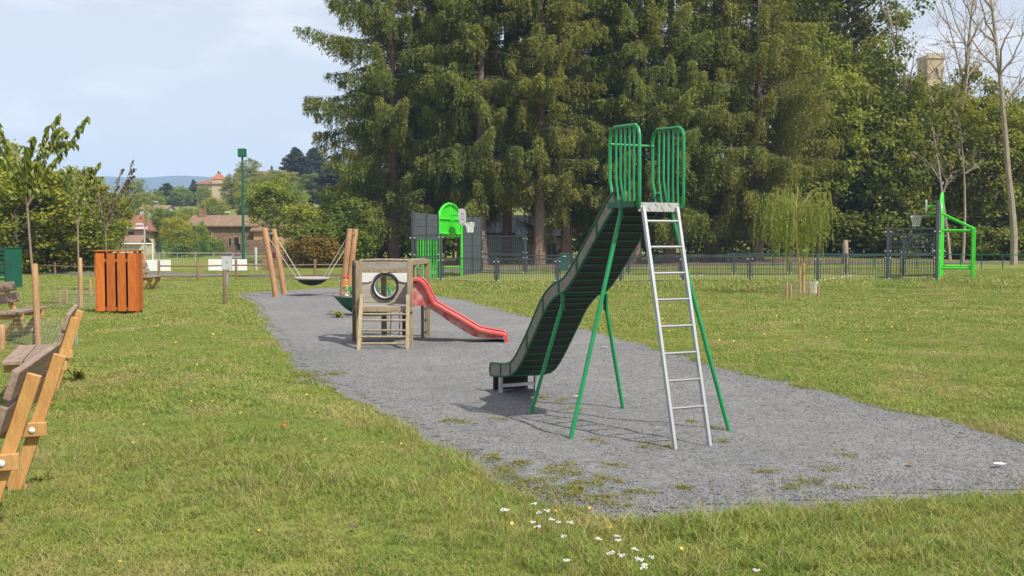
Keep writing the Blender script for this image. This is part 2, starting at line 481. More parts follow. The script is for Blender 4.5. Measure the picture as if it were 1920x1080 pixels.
# ------------------------------------------------------------------ mesh builder, things and parts
class MB:
    def __init__(s):
        s.v, s.f = [], []

    def add(s, vs, fs):
        o = len(s.v)
        s.v += [tuple(map(float, p)) for p in vs]
        s.f += [tuple(i + o for i in f) for f in fs]
        return s

    def box(s, c, d, rz=0.0, rot=None):
        x, y, z = d[0] / 2, d[1] / 2, d[2] / 2
        vs = [Vector(p) for p in ((-x, -y, -z), (x, -y, -z), (x, y, -z), (-x, y, -z), (-x, -y, z), (x, -y, z), (x, y, z), (-x, y, z))]
        if rot is not None:
            vs = [rot @ p for p in vs]
        elif rz:
            q = Matrix.Rotation(rz, 3, 'Z')
            vs = [q @ p for p in vs]
        c = Vector(c)
        return s.add([p + c for p in vs], [(3, 2, 1, 0), (4, 5, 6, 7), (0, 1, 5, 4), (1, 2, 6, 5), (2, 3, 7, 6), (3, 0, 4, 7)])

    def beam(s, a, b, w, h, up=(0, 0, 1)):
        a, b = Vector(a), Vector(b)
        d = (b - a)
        L = d.length
        d.normalize()
        x = d.cross(Vector(up))
        if x.length < 1e-4:
            x = d.cross(Vector((0, 1, 0)))
        x.normalize()
        z = x.cross(d)
        m = Matrix((x, d, z)).transposed()
        return s.box((a + b) / 2, (w, L, h), rot=m)

    def tube(s, pts, r, n=8, caps=True):
        pts = [Vector(p) for p in pts]
        k = len(pts)
        rs = [r] * k if isinstance(r, (int, float)) else list(r)
        t0 = (pts[1] - pts[0]).normalized()
        ref = Vector((0, 0, 1)) if abs(t0.z) < 0.9 else Vector((1, 0, 0))
        nx = t0.cross(ref).normalized()
        vs, fs = [], []
        for i, p in enumerate(pts):
            t = (pts[min(i + 1, k - 1)] - pts[max(i - 1, 0)]).normalized()
            nx = (nx - t * nx.dot(t))
            if nx.length < 1e-6:
                nx = t.orthogonal()
            nx.normalize()
            ny = t.cross(nx)
            for j in range(n):
                a = 2 * math.pi * j / n
                vs.append(p + (nx * math.cos(a) + ny * math.sin(a)) * rs[i])
        for i in range(k - 1):
            for j in range(n):
                fs.append((i * n + j, i * n + (j + 1) % n, (i + 1) * n + (j + 1) % n, (i + 1) * n + j))
        if caps:
            fs.append(tuple(range(n - 1, -1, -1)))
            fs.append(tuple((k - 1) * n + j for j in range(n)))
        return s.add(vs, fs)

    def lathe(s, prof, n=16, c=(0, 0, 0), rot=None):
        vs, fs = [], []
        c = Vector(c)
        for r, z in prof:
            for j in range(n):
                a = 2 * math.pi * j / n
                p = Vector((r * math.cos(a), r * math.sin(a), z))
                vs.append((rot @ p if rot is not None else p) + c)
        for i in range(len(prof) - 1):
            for j in range(n):
                fs.append((i * n + j, i * n + (j + 1) % n, (i + 1) * n + (j + 1) % n, (i + 1) * n + j))
        return s.add(vs, fs)

    def prism(s, poly, fn, d0, d1):
        """poly of (a,b), fn(a,b,d)->xyz, closed solid between d0 and d1"""
        n = len(poly)
        vs = [fn(a, b, d0) for a, b in poly] + [fn(a, b, d1) for a, b in poly]
        fs = [tuple(range(n - 1, -1, -1)), tuple(range(n, 2 * n))]
        fs += [(i, (i + 1) % n, n + (i + 1) % n, n + i) for i in range(n)]
        return s.add(vs, fs)

    def build(s, name, mat, parent=None, smooth=False, bevel=0.0, kind=None):
        me = bpy.data.meshes.new(name)
        me.from_pydata(s.v, [], s.f)
        me.validate()
        bm = bmesh.new()
        bm.from_mesh(me)
        bmesh.ops.recalc_face_normals(bm, faces=bm.faces)
        bm.to_mesh(me)
        bm.free()
        me.materials.append(M[mat] if isinstance(mat, str) else mat)
        if smooth:
            me.polygons.foreach_set('use_smooth', [True] * len(me.polygons))
        o = bpy.data.objects.new(name, me)
        COL.objects.link(o)
        if parent is not None:
            o.parent = parent
        if bevel > 0:
            b = o.modifiers.new('edge', 'BEVEL')
            b.width = bevel
            b.segments = 2
            b.limit_method = 'ANGLE'
        if smooth:
            try:
                me.set_sharp_from_angle(angle=R(40))
            except Exception:
                pass
        if kind:
            o['kind'] = kind
        return o


def tag(o, label, cat, group=None, kind=None):
    o['label'] = label
    o['category'] = cat
    if group:
        o['group'] = group
    if kind:
        o['kind'] = kind
    return o


def thing(name, label, cat, loc=(0, 0, 0), rz=0.0, group=None):
    o = bpy.data.objects.new(name, None)
    o.empty_display_size = 0.2
    COL.objects.link(o)
    o.location = loc
    o.rotation_euler = (0, 0, rz)
    return tag(o, label, cat, group)


def struct(o):
    o['kind'] = 'structure'
    return o


def copy_tree(root, loc, rz, label, group=None, scale=None):
    def rec(o, parent):
        c = o.copy()
        COL.objects.link(c)
        c.parent = parent
        for ch in list(o.children):
            rec(ch, c)
        return c
    r = rec(root, None)
    r.location = loc
    r.rotation_euler = (0, 0, rz)
    if scale is not None:
        r.scale = scale
    r['label'] = label
    if group:
        r['group'] = group
    return r


def share(name, src, parent, loc=(0, 0, 0), rot=(0, 0, 0), scale=(1, 1, 1)):
    """one more piece that uses the same mesh data"""
    o = bpy.data.objects.new(name, src if isinstance(src, bpy.types.Mesh) else src.data)
    COL.objects.link(o)
    o.parent = parent
    o.location = loc
    o.rotation_euler = rot
    o.scale = scale
    return o


def quad_mesh(name, Q, tint, mat, tri=False):
    """N separate quads as one mesh; Q (N,4,3), tint (N)"""
    n, k = Q.shape[0], Q.shape[1]
    me = bpy.data.meshes.new(name)
    me.vertices.add(n * k)
    me.vertices.foreach_set('co', Q.reshape(-1).astype(np.float32))
    me.loops.add(n * k)
    me.loops.foreach_set('vertex_index', np.arange(n * k, dtype=np.int32))
    me.polygons.add(n)
    me.polygons.foreach_set('loop_start', np.arange(0, n * k, k, dtype=np.int32))
    me.update(calc_edges=True)
    at_ = me.attributes.new('tint', 'FLOAT', 'FACE')
    at_.data.foreach_set('value', np.clip(tint, 0, 1).astype(np.float32))
    me.materials.append(M[mat])
    return me


def mobj(name, me, parent=None):
    o = bpy.data.objects.new(name, me)
    COL.objects.link(o)
    o.parent = parent
    return o


def catmull(pts, per=8):
    pts = [np.array(p, float) for p in pts]
    P = [2 * pts[0] - pts[1]] + pts + [2 * pts[-1] - pts[-2]]
    out = []
    for i in range(1, len(P) - 2):
        for j in range(per):
            t = j / per
            a, b, c, d = P[i - 1], P[i], P[i + 1], P[i + 2]
            out.append(0.5 * (2 * b + (c - a) * t + (2 * a - 5 * b + 4 * c - d) * t * t + (3 * b - a - 3 * c + d) * t ** 3))
    out.append(pts[-1])
    return np.array(out)

HAZE = 0.00033

# ------------------------------------------------------------------ the setting: ground, gravel, paths, court, mountain
def axis(a, b, step, lo, hi, grow=1.16):
    xs = list(np.arange(a, b, step))
    s, x = step, xs[-1]
    while x < hi:
        s *= grow
        x += s
        xs.append(x)
    s, x = step, a
    left = []
    while x > lo:
        s *= grow
        x -= s
        left.append(x)
    return np.array(left[::-1] + xs)


def grid_mesh(name, xs, ys, zf, mat, smooth=True):
    X, Y = np.meshgrid(xs, ys)
    Z = zf(X, Y)
    V = np.stack([X, Y, Z], -1).reshape(-1, 3)
    nx, ny = len(xs), len(ys)
    i = np.arange((nx - 1) * (ny - 1))
    r, c = i // (nx - 1), i % (nx - 1)
    a = r * nx + c
    Fc = np.stack([a, a + 1, a + nx + 1, a + nx], -1).astype(np.int32)
    me = bpy.data.meshes.new(name)
    me.vertices.add(len(V))
    me.vertices.foreach_set('co', V.reshape(-1).astype(np.float32))
    me.loops.add(Fc.size)
    me.loops.foreach_set('vertex_index', Fc.reshape(-1))
    me.polygons.add(len(Fc))
    me.polygons.foreach_set('loop_start', np.arange(0, Fc.size, 4, dtype=np.int32))
    me.update(calc_edges=True)
    me.polygons.foreach_set('use_smooth', np.ones(len(Fc), bool))
    me.materials.append(M[mat])
    o = bpy.data.objects.new(name, me)
    COL.objects.link(o)
    return o


def _gflat(x, y):
    return gh(x, y) - 0.012 * inside(x, y, _GP)


struct(grid_mesh('ground', axis(-26, 24, 0.35, -3600, 3600), axis(1, 56, 0.35, -60, 3300), _gflat, 'lawn'))

# gravel bed, a sheet with a ragged edge
_me = bpy.data.meshes.new('gravel_bed')
_bm = bmesh.new()
_vs = [_bm.verts.new((p[0], p[1], 0.004)) for p in GRR]
_fc = _bm.faces.new(_vs)
bmesh.ops.triangulate(_bm, faces=[_fc])
bmesh.ops.recalc_face_normals(_bm, faces=_bm.faces)
_bm.to_mesh(_me)
_bm.free()
if _me.polygons[0].normal.z < 0:
    _me.flip_normals()
_me.materials.append(M['gravel'])
_o = bpy.data.objects.new('gravel_bed', _me)
COL.objects.link(_o)
struct(_o)
# its uneven surface: low heaps and hollows, so shadows wander on it
_gx, _gy = np.arange(-9.5, 7.3, 0.09), np.arange(5.8, 33.0, 0.09)
_X, _Y = np.meshgrid(_gx, _gy)
_in = inside(_X, _Y, _GP)
_d = np.full(_X.shape, 9.0)
for _i in range(len(GRR)):
    _d = np.minimum(_d, np.hypot(_X - GRR[_i, 0], _Y - GRR[_i, 1]))
_ok = _in & (_d > 0.14)


def _lump(x, y):
    z = 0.0
    rr_ = random.Random(8)
    for k_ in range(14):
        wl_ = rr_.uniform(0.16, 0.75)
        a_ = rr_.uniform(0, 6.28)
        z = z + np.sin((x * math.cos(a_) + y * math.sin(a_)) * 6.283 / wl_ + rr_.uniform(0, 6.28)) * wl_
    return z / 3.0


_Z = 0.009 + np.clip(0.010 + 0.014 * _lump(_X, _Y), 0, 0.05) * ss(0.15, 0.8, _d)
_idx = -np.ones(_X.shape, int)
_idx[_ok] = np.arange(_ok.sum())
_cell = _ok[:-1, :-1] & _ok[1:, :-1] & _ok[:-1, 1:] & _ok[1:, 1:]
_F = np.stack([_idx[:-1, :-1][_cell], _idx[:-1, 1:][_cell], _idx[1:, 1:][_cell], _idx[1:, :-1][_cell]], -1).astype(np.int32)
_V = np.stack([_X[_ok], _Y[_ok], _Z[_ok]], -1)
_me = bpy.data.meshes.new('gravel_surface')
_me.vertices.add(len(_V))
_me.vertices.foreach_set('co', _V.reshape(-1).astype(np.float32))
_me.loops.add(_F.size)
_me.loops.foreach_set('vertex_index', _F.reshape(-1))
_me.polygons.add(len(_F))
_me.polygons.foreach_set('loop_start', np.arange(0, _F.size, 4, dtype=np.int32))
_me.update(calc_edges=True)
_me.polygons.foreach_set('use_smooth', np.ones(len(_F), bool))
_me.materials.append(M['gravel'])
_o2 = bpy.data.objects.new('gravel_surface', _me)
COL.objects.link(_o2)
_o2.parent = _o


def gravz(x, y):
    return 0.012 + np.clip(0.010 + 0.014 * _lump(x, y), 0, 0.05) * 0.95


def strip(name, pts, width, mat, dz=0.02, per=10, kind='structure'):
    P = catmull(pts, per)
    mb = MB()
    vs = []
    n = 5
    for i, p in enumerate(P):
        t = P[min(i + 1, len(P) - 1)] - P[max(i - 1, 0)]
        t = t / np.linalg.norm(t)
        nn = np.array([-t[1], t[0]])
        for j in range(n):
            q = p + nn * width * (j / (n - 1) - 0.5)
            vs.append((q[0], q[1], ghf(q[0], q[1]) + dz))
    fs = []
    for i in range(len(P) - 1):
        for j in range(n - 1):
            fs.append((i * n + j, i * n + j + 1, (i + 1) * n + j + 1, (i + 1) * n + j))
    mb.add(vs, fs)
    o = mb.build(name, mat)
    if o.data.polygons[0].normal.z < 0:
        o.data.flip_normals()
    if kind:
        o['kind'] = kind
    return o


PATH = catmull([(-40, 55), (-22, 50.5), (-14, 47.6), (-8, 46.2), (-5, 48.5), (-4.2, 53), (2, 60), (14, 67), (30, 70), (60, 70), (90, 68)], 10)
strip('path', PATH[::2], 2.6, 'asphalt', dz=0.03)


def on_path(x, y):
    r = np.zeros(x.shape, bool)
    for p in PATH:
        r |= np.hypot(x - p[0], y - p[1]) < 1.35
    return r

strip('needle_litter_bed', [(-14, 70), (0, 67), (12, 66.5), (24, 74)], 7.0, 'mulch', dz=0.02)

# court: corners on the ground
C_NL, C_NR = at(774, 540, 40.3)[:2], at(1757, 540, 34.9)[:2]
C_FL, C_FR = at(902, 540, 49.4)[:2], at(1768, 540, 44.0)[:2]


def bil(u, v):
    return (C_NL * (1 - u) * (1 - v) + C_NR * u * (1 - v) + C_FL * (1 - u) * v + C_FR * u * v)


_mb = MB()
_n, _m2 = 24, 12
_vs = []
for j in range(_m2 + 1):
    for i in range(_n + 1):
        p = bil(i / _n, j / _m2)
        _vs.append((p[0], p[1], ghf(*p) + 0.045))
_mb.add(_vs, [(j * (_n + 1) + i, j * (_n + 1) + i + 1, (j + 1) * (_n + 1) + i + 1, (j + 1) * (_n + 1) + i) for j in range(_m2) for i in range(_n)])
_o = _mb.build('court_surface', 'court_turf')
if _o.data.polygons[0].normal.z < 0:
    _o.data.flip_normals()
struct(_o)


def court_line(a, b, w=0.06):
    A, B = bil(*a), bil(*b)
    d = (B - A) / np.linalg.norm(B - A)
    nn = np.array([-d[1], d[0]]) * w / 2
    mb = MB()
    vs = []
    k = 14
    for i in range(k + 1):
        p = A + (B - A) * i / k
        for sgn in (-1, 1):
            q = p + nn * sgn
            vs.append((q[0], q[1], ghf(*q) + 0.056))
    mb.add(vs, [(2 * i, 2 * i + 2, 2 * i + 3, 2 * i + 1) for i in range(k)])
    o = mb.build('court_line', 'line_white')
    if o.data.polygons[0].normal.z < 0:
        o.data.flip_normals()
    struct(o)


court_line((0.19, 0.04), (0.34, 0.93))
court_line((0.50, 0.03), (0.52, 0.97))
court_line((0.80, 0.03), (0.83, 0.97))
court_line((0.04, 0.05), (0.96, 0.05))
court_line((0.04, 0.95), (0.96, 0.95))

# mountain ridge closing the view
_rm = random.Random(3)
_ph = [_rm.uniform(0, 6.28) for _ in range(8)]


def mount(x, y):
    ridge = 215 - 0.035 * (x + 1100) * (x > -1100) + 5 * np.sin(x / 420 + _ph[0]) + 4.0 * np.sin(x / 75 + 1.2) + 1.6 * np.sin(x / 31 + _ph[2])
    prof = ss(2350, 3000, y) * (1 - 0.25 * ss(3010, 3300, y))
    spur = 22 * np.sin(x / 260 + y / 300 + _ph[3]) * ss(2350, 2600, y) * (1 - ss(2800, 2980, y))
    return (ridge - 6) * prof + spur - 8


M['far_forest'] = pmat('far_forest', (0.05, 0.07, 0.035), (0.022, 0.034, 0.02), rough=0.95, nscale=0.02, rnd=0, spec=0.05, coord='Object', fine=0.4)
struct(grid_mesh('mountain', np.linspace(-3400, 3400, 420), np.linspace(2340, 3290, 40), mount, 'far_forest'))


# ------------------------------------------------------------------ scatter: grass, stones
def scatter(name, P, scl, kind, protos, mat=None, tilt=0.12):
    """one object: points that carry a small mesh each (geometry nodes)"""
    me = bpy.data.meshes.new(name)
    me.vertices.add(len(P))
    me.vertices.foreach_set('co', P.reshape(-1).astype(np.float32))
    a = me.attributes.new('scl', 'FLOAT', 'POINT')
    a.data.foreach_set('value', scl.astype(np.float32))
    k = me.attributes.new('sort', 'INT', 'POINT')
    k.data.foreach_set('value', kind.astype(np.int32))
    o = bpy.data.objects.new(name, me)
    COL.objects.link(o)
    c = bpy.data.collections.new(name + '_pieces')
    for i, pm in enumerate(protos):
        c.objects.link(bpy.data.objects.new('%s_piece_%02d' % (name, i), pm))
    ng = bpy.data.node_groups.new(name, 'GeometryNodeTree')
    ng.interface.new_socket('Geometry', in_out='INPUT', socket_type='NodeSocketGeometry')
    ng.interface.new_socket('Geometry', in_out='OUTPUT', socket_type='NodeSocketGeometry')
    N, L = ng.nodes, ng.links
    gi, go = N.new('NodeGroupInput'), N.new('NodeGroupOutput')
    ci = N.new('GeometryNodeCollectionInfo')
    ci.inputs['Collection'].default_value = c
    ci.inputs['Separate Children'].default_value = True
    ci.inputs['Reset Children'].default_value = True
    ip = N.new('GeometryNodeInstanceOnPoints')
    ip.inputs['Pick Instance'].default_value = True
    na = N.new('GeometryNodeInputNamedAttribute')
    na.data_type = 'FLOAT'
    na.inputs['Name'].default_value = 'scl'
    nk = N.new('GeometryNodeInputNamedAttribute')
    nk.data_type = 'INT'
    nk.inputs['Name'].default_value = 'sort'
    rv = N.new('FunctionNodeRandomValue')
    rv.data_type = 'FLOAT_VECTOR'
    rv.inputs[0].default_value = (-tilt, -tilt, 0)
    rv.inputs[1].default_value = (tilt, tilt, 6.283)
    L.new(gi.outputs[0], ip.inputs['Points'])
    L.new(ci.outputs[0], ip.inputs['Instance'])
    L.new(nk.outputs['Attribute'], ip.inputs['Instance Index'])
    L.new(rv.outputs[0], ip.inputs['Rotation'])
    L.new(na.outputs['Attribute'], ip.inputs['Scale'])
    L.new(ip.outputs[0], go.inputs[0])
    o.modifiers.new('scatter', 'NODES').node_group = ng
    return o


_r = np.random.default_rng(7)


def tuft(name, nb, rad, hmin, hmax, w, lean, dry, mat='blade'):
    Q, T = [], []
    for i in range(nb):
        a, rr = _r.uniform(0, 6.283), rad * math.sqrt(_r.uniform())
        x, y = rr * math.cos(a), rr * math.sin(a)
        hh = _r.uniform(hmin, hmax)
        b = _r.uniform(0, 6.283)
        dx, dy = math.cos(b), math.sin(b)
        l1, l2 = hh * lean * _r.uniform(0.2, 0.6), hh * lean * _r.uniform(0.7, 1.6)
        c = _r.uniform(0, 6.283)
        wx, wy = w / 2 * math.cos(c), w / 2 * math.sin(c)
        t = 1.0 if _r.uniform() < dry else _r.uniform(0, 0.22)
        p0, p1, p2 = np.array([x, y, -0.01]), np.array([x + dx * l1, y + dy * l1, hh * 0.6]), np.array([x + dx * l2, y + dy * l2, hh])
        s = np.array([wx, wy, 0])
        Q.append([p0 - s, p0 + s, p1 + s * 0.85, p1 - s * 0.85])
        Q.append([p1 - s * 0.85, p1 + s * 0.85, p2 + s * 0.12, p2 - s * 0.12])
        T += [t, t]
    return quad_mesh(name, np.array(Q), np.array(T), mat)


P0 = [tuft('tuft', 24, 0.055, 0.009, 0.029, 0.0042, 1.3, 0.10) for _ in range(5)]          # mown, near: 0-4
P0 += [tuft('tuft', 15, 0.05, 0.025, 0.075, 0.0045, 0.8, 0.14) for _ in range(4)]           # longer, edge: 5-8
P0 += [tuft('tuft', 20, 0.10, 0.010, 0.036, 0.0075, 1.2, 0.08) for _ in range(4)]           # middle: 9-12
P0 += [tuft('tuft', 16, 0.10, 0.015, 0.05, 0.0075, 0.9, 0.12) for _ in range(3)]             # middle, longer: 13-15
P0 += [tuft('tuft', 26, 0.22, 0.012, 0.040, 0.013, 1.2, 0.07) for _ in range(4)]           # far: 16-19
P0 += [tuft('tuft', 24, 0.20, 0.02, 0.065, 0.013, 0.8, 0.08) for _ in range(3)]            # far, longer: 20-22
P0 += [tuft('tuft', 6, 0.03, 0.10, 0.24, 0.0035, 0.5, 0.75) for _ in range(3)]             # straw stalks: 23-25


def vnoise(x, y, s, seed):
    g = np.random.default_rng(seed).uniform(0, 1, (64, 64))
    u, v = x * s, y * s
    i, j = np.floor(u).astype(int), np.floor(v).astype(int)
    fu, fv = u - i, v - j
    fu, fv = fu * fu * (3 - 2 * fu), fv * fv * (3 - 2 * fv)
    G = lambda a, b: g[a % 64, b % 64]
    return G(i, j) * (1 - fu) * (1 - fv) + G(i + 1, j) * fu * (1 - fv) + G(i, j + 1) * (1 - fu) * fv + G(i + 1, j + 1) * fu * fv


def on_court(x, y):
    return inside(x, y, np.array([C_NL, C_NR, C_FR, C_FL]))


GP_, GS_, GK_ = [], [], []


def sow(y0, y1, dens, base, edge, edge_d, jit, seed):
    rng = np.random.default_rng(seed)
    xr = 0.60 * y1 + 2.6
    n = int(dens * 2 * xr * (y1 - y0))
    x, y = rng.uniform(-xr, xr, n), rng.uniform(y0, y1, n)
    keep = (np.abs(x) < 0.60 * y + 2.6) & ~inside(x, y) & ~on_court(x, y)
    if y1 > 40:
        keep &= ~on_path(x, y)
    pn = vnoise(x, y, 1.7, 11)
    keep &= rng.uniform(size=n) < (0.35 + 1.1 * pn)
    x, y = x[keep], y[keep]
    d = gdist(x, y)
    longn = vnoise(x, y, 0.8, 21) * 0.7 + vnoise(x, y, 2.5, 22) * 0.3
    lng = ((d < edge_d * (0.3 + 1.2 * longn)) & (rng.uniform(size=len(x)) < (0.6 if y1 < 10 else 0.3))) | ((longn > 0.70) & (rng.uniform(size=len(x)) < 0.25))
    lng |= (y > 31) & (y < 39.5) & (x > -4.5)
    # the lower edge of the gravel, by the yarrow
    lng |= (y < 7.4) & (x > -0.4) & (d < 1.0) & (rng.uniform(size=len(x)) < 0.5)
    k = np.where(lng, rng.integers(edge[0], edge[1], len(x)), rng.integers(base[0], base[1], len(x)))
    if y1 <= 10:
        st = rng.uniform(size=len(x)) < 0.003 * (1 + 5 * lng)
        k = np.where(st, rng.integers(23, 26, len(x)), k)
    GP_.append(np.stack([x, y, gh(x, y)], -1))
    bank = 1 + 0.9 * ((y > 31.5) & (y < 39.5) & (x > -4.5))
    GS_.append(rng.uniform(1 - jit, 1 + jit, len(x)) * (0.75 + 0.55 * vnoise(x, y, 1.1, 31)) * bank)
    GK_.append(k)


sow(2.5, 9.0, 1000, (0, 5), (5, 9), 0.35, 0.3, 1)
sow(9.0, 18.0, 330, (9, 13), (13, 16), 0.35, 0.3, 2)
sow(18.0, 31.0, 85, (16, 20), (20, 23), 0.5, 0.3, 3)
sow(31.0, 56.0, 26, (16, 20), (20, 23), 0.5, 0.35, 4)
tag(scatter('lawn_grass', np.concatenate(GP_), np.concatenate(GS_), np.concatenate(GK_), P0), 'mown green lawn grass with straw patches around the gravel', 'grass', kind='stuff')

# weeds and moss in the gravel
PW = [tuft('weed_tuft', 16, 0.05, 0.004, 0.018, 0.006, 2.2, 0.25, 'weed') for _ in range(4)]
_wp = [(1045, 882, .16, .10), (945, 888, .16, .12), (1040, 918, .26, .16), (1130, 908, .15, .09), (1147, 880, .11, .05), (1120, 832, .12, .06), (1232, 842, .13, .07),
       (1012, 750, .09, .06), (1050, 755, .07, .04), (1550, 884, .10, .04), (1480, 915, .12, .06), (1525, 908, .1, .05), (1440, 892, .06, .03), (1580, 918, .06, .04),
       (1345, 805, .07, .05), (1350, 832, .07, .04), (1580, 855, .1, .04), (870, 858, .1, .05), (915, 862, .12, .06), (1150, 930, .2, .06), (980, 872, .12, .05),
       (1075, 770, .08, .04), (1300, 792, .06, .03), (860, 795, .14, .05), (930, 790, .10, .04), (600, 703, .35, .12), (570, 716, .3, .1), (1290, 922, .09, .04), (1100, 950, .3, .1), (985, 915, .2, .12)]
_x, _y = [], []
for px, py, rx, ry in _wp:
    c = gp(px, py)
    n = int(430 * rx * ry * 3.14) + 4
    a, q = _r.uniform(0, 6.283, n), np.sqrt(_r.uniform(0, 1, n)) * _r.uniform(0.6, 1.35, n)
    _x.append(c[0] + rx * q * np.cos(a) + _r.normal(0, .02, n))
    _y.append(c[1] + ry * 2.2 * q * np.sin(a))
_x, _y = np.concatenate(_x), np.concatenate(_y)
tag(scatter('gravel_weeds', np.stack([_x, _y, gravz(_x, _y)], -1), _r.uniform(.5, 1.3, len(_x)), _r.integers(0, 4, len(_x)), PW), 'low yellow green weeds and moss growing in the grey gravel', 'weeds', kind='stuff')


def chip(seed):
    rr = np.random.default_rng(seed)
    bm = bmesh.new()
    bmesh.ops.create_icosphere(bm, subdivisions=1, radius=0.006)
    for v in bm.verts:
        v.co *= rr.uniform(0.7, 1.3)
        v.co.z *= 0.65
    me = bpy.data.meshes.new('stone_chip')
    bm.to_mesh(me)
    bm.free()
    me.materials.append(M['stone_chip'])
    return me


_n = 90000
_x, _y = _r.uniform(-4, 7.5, _n), 5.8 + 10 * _r.uniform(0, 1, _n) ** 1.7
_k = inside(_x, _y)
_x, _y = _x[_k], _y[_k]
tag(scatter('gravel_stones', np.stack([_x, _y, gravz(_x, _y)], -1), _r.uniform(.5, 1.35, len(_x)), _r.integers(0, 4, len(_x)), [chip(i) for i in range(4)], tilt=1.0),
    'loose grey stone chips lying over the gravel bed', 'gravel', kind='stuff')

# ------------------------------------------------------------------ trees
UP = np.array([0, 0, 1.0])


def _unit(a):
    return a / np.maximum(np.linalg.norm(a, axis=-1, keepdims=True), 1e-9)


def spruce(seed, H, Lmax, z0, dens=1.0, size=0.24, droop=1.0, gap=0.15, string=0.9, nb=4, low=0.25):
    """trunk, limbs and a crown of branchlets that hang like curtains from the limbs"""
    rng = np.random.default_rng(seed)
    tr = MB()
    zz = np.linspace(-0.1, H * 0.985, 12)
    off = np.cumsum(rng.normal(0, 0.03, (12, 2)), 0)
    tr.tube([(off[i, 0], off[i, 1], z) for i, z in enumerate(zz)], [0.0125 * H * (1 - z / H) ** 0.7 * (1.25 if i == 0 else 1) + 0.02 for i, z in enumerate(zz)], 8)
    li = MB()
    Q, T = [], []
    z = z0
    az = rng.uniform(0, 6.28)
    while z < H * 0.985:
        f = 1 - z / H
        for b in range(nb):
            az += 2.399 + rng.normal(0, 0.35)
            if rng.uniform() < gap:
                continue
            L = Lmax * min(1.0, (f * 1.9) ** 0.8) * rng.uniform(0.45, 1.15)
            if z < low * H:
                L *= 0.62 + 0.38 * (z - z0) / (low * H - z0)
            zb = z + rng.uniform(-0.5, 0.5)
            dr = np.array([math.cos(az), math.sin(az), 0])
            up_ = rng.uniform(-0.15, 0.35) + 0.25 * (1 - f)
            dp = rng.uniform(0.35, 0.75) * droop
            t = np.linspace(0, 1, 8)
            rise = L * (up_ * t - dp * t ** 2 + (0.22 + 0.3 * dp) * t ** 3)
            side = np.array([-dr[1], dr[0], 0]) * rng.normal(0, 0.18) * L
            C = dr[None] * (L * t)[:, None] + UP[None] * (zb + rise)[:, None] + side[None] * (t ** 2)[:, None]
            li.tube(C[[0, 2, 4, 7]], [0.035 * L / 4 + 0.012, 0.022 * L / 4 + 0.01, 0.015, 0.005], 4, caps=False)
            tone = rng.normal(0, 0.14)
            m = max(5, int(L / 0.115 * dens))
            ts = np.sort(rng.uniform(0.22, 1.0, m) ** 0.85)
            B = np.stack([np.interp(ts, t, C[:, j]) for j in range(3)], -1)
            for sg in (-1, 1):
                lat = np.array([-dr[1], dr[0], 0]) * sg
                ang = rng.uniform(0.2, 1.1, m)[:, None]
                ld = _unit(lat[None] * np.cos(ang) + dr[None] * np.sin(ang))
                reach = (0.12 + 0.65 * (1 - ts) * min(1, L / 3.5)) * rng.uniform(0.3, 1.4, m)
                hang = string * (0.30 + 0.85 * np.sin(np.pi * np.clip(ts, 0, .93))) * rng.uniform(0.35, 1.25, m) * min(1, L / 2.5)
                K = 11
                for q in range(K):
                    u = (q + rng.uniform(0.0, 1.0, m)) / K
                    p = B + ld * (reach * np.minimum(1, u * 2.2))[:, None] - UP[None] * (droop * (0.15 * reach * u + hang * np.maximum(0, u - 0.22)))[:, None]
                    p = p + rng.normal(0, 0.035, (m, 3))
                    dd = _unit(ld * rng.uniform(0.0, 0.9, (m, 1)) - UP[None] * rng.uniform(0.25, 1.0, (m, 1)) * droop + rng.normal(0, 0.35, (m, 3)))
                    ln = size * rng.uniform(0.6, 1.35, m)
                    w = ln * rng.uniform(0.10, 0.19, m)
                    wv = _unit(np.cross(dd, rng.normal(0, 1, (m, 3)))) * w[:, None]
                    mid = p + dd * (ln * 0.4)[:, None]
                    Q.append(np.stack([p, mid + wv, p + dd * ln[:, None], mid - wv], 1))
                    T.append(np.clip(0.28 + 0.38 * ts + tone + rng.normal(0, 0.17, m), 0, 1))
        z += rng.uniform(0.27, 0.50) * (H / 24) ** 0.5
    return tr, li, np.concatenate(Q), np.concatenate(T)


def conifer_proto(seed, H, L, z0, leaf='spruce', bark='bark_spruce', **kw):
    tr, li, Q, T = spruce(seed, H, L, z0, **kw)
    a = tr.build('trunk', bark, smooth=True)
    b = li.build('limbs', bark)
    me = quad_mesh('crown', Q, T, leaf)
    for o in (a, b):
        COL.objects.unlink(o)
    return [('trunk', a.data), ('limbs', b.data), ('crown', me)]


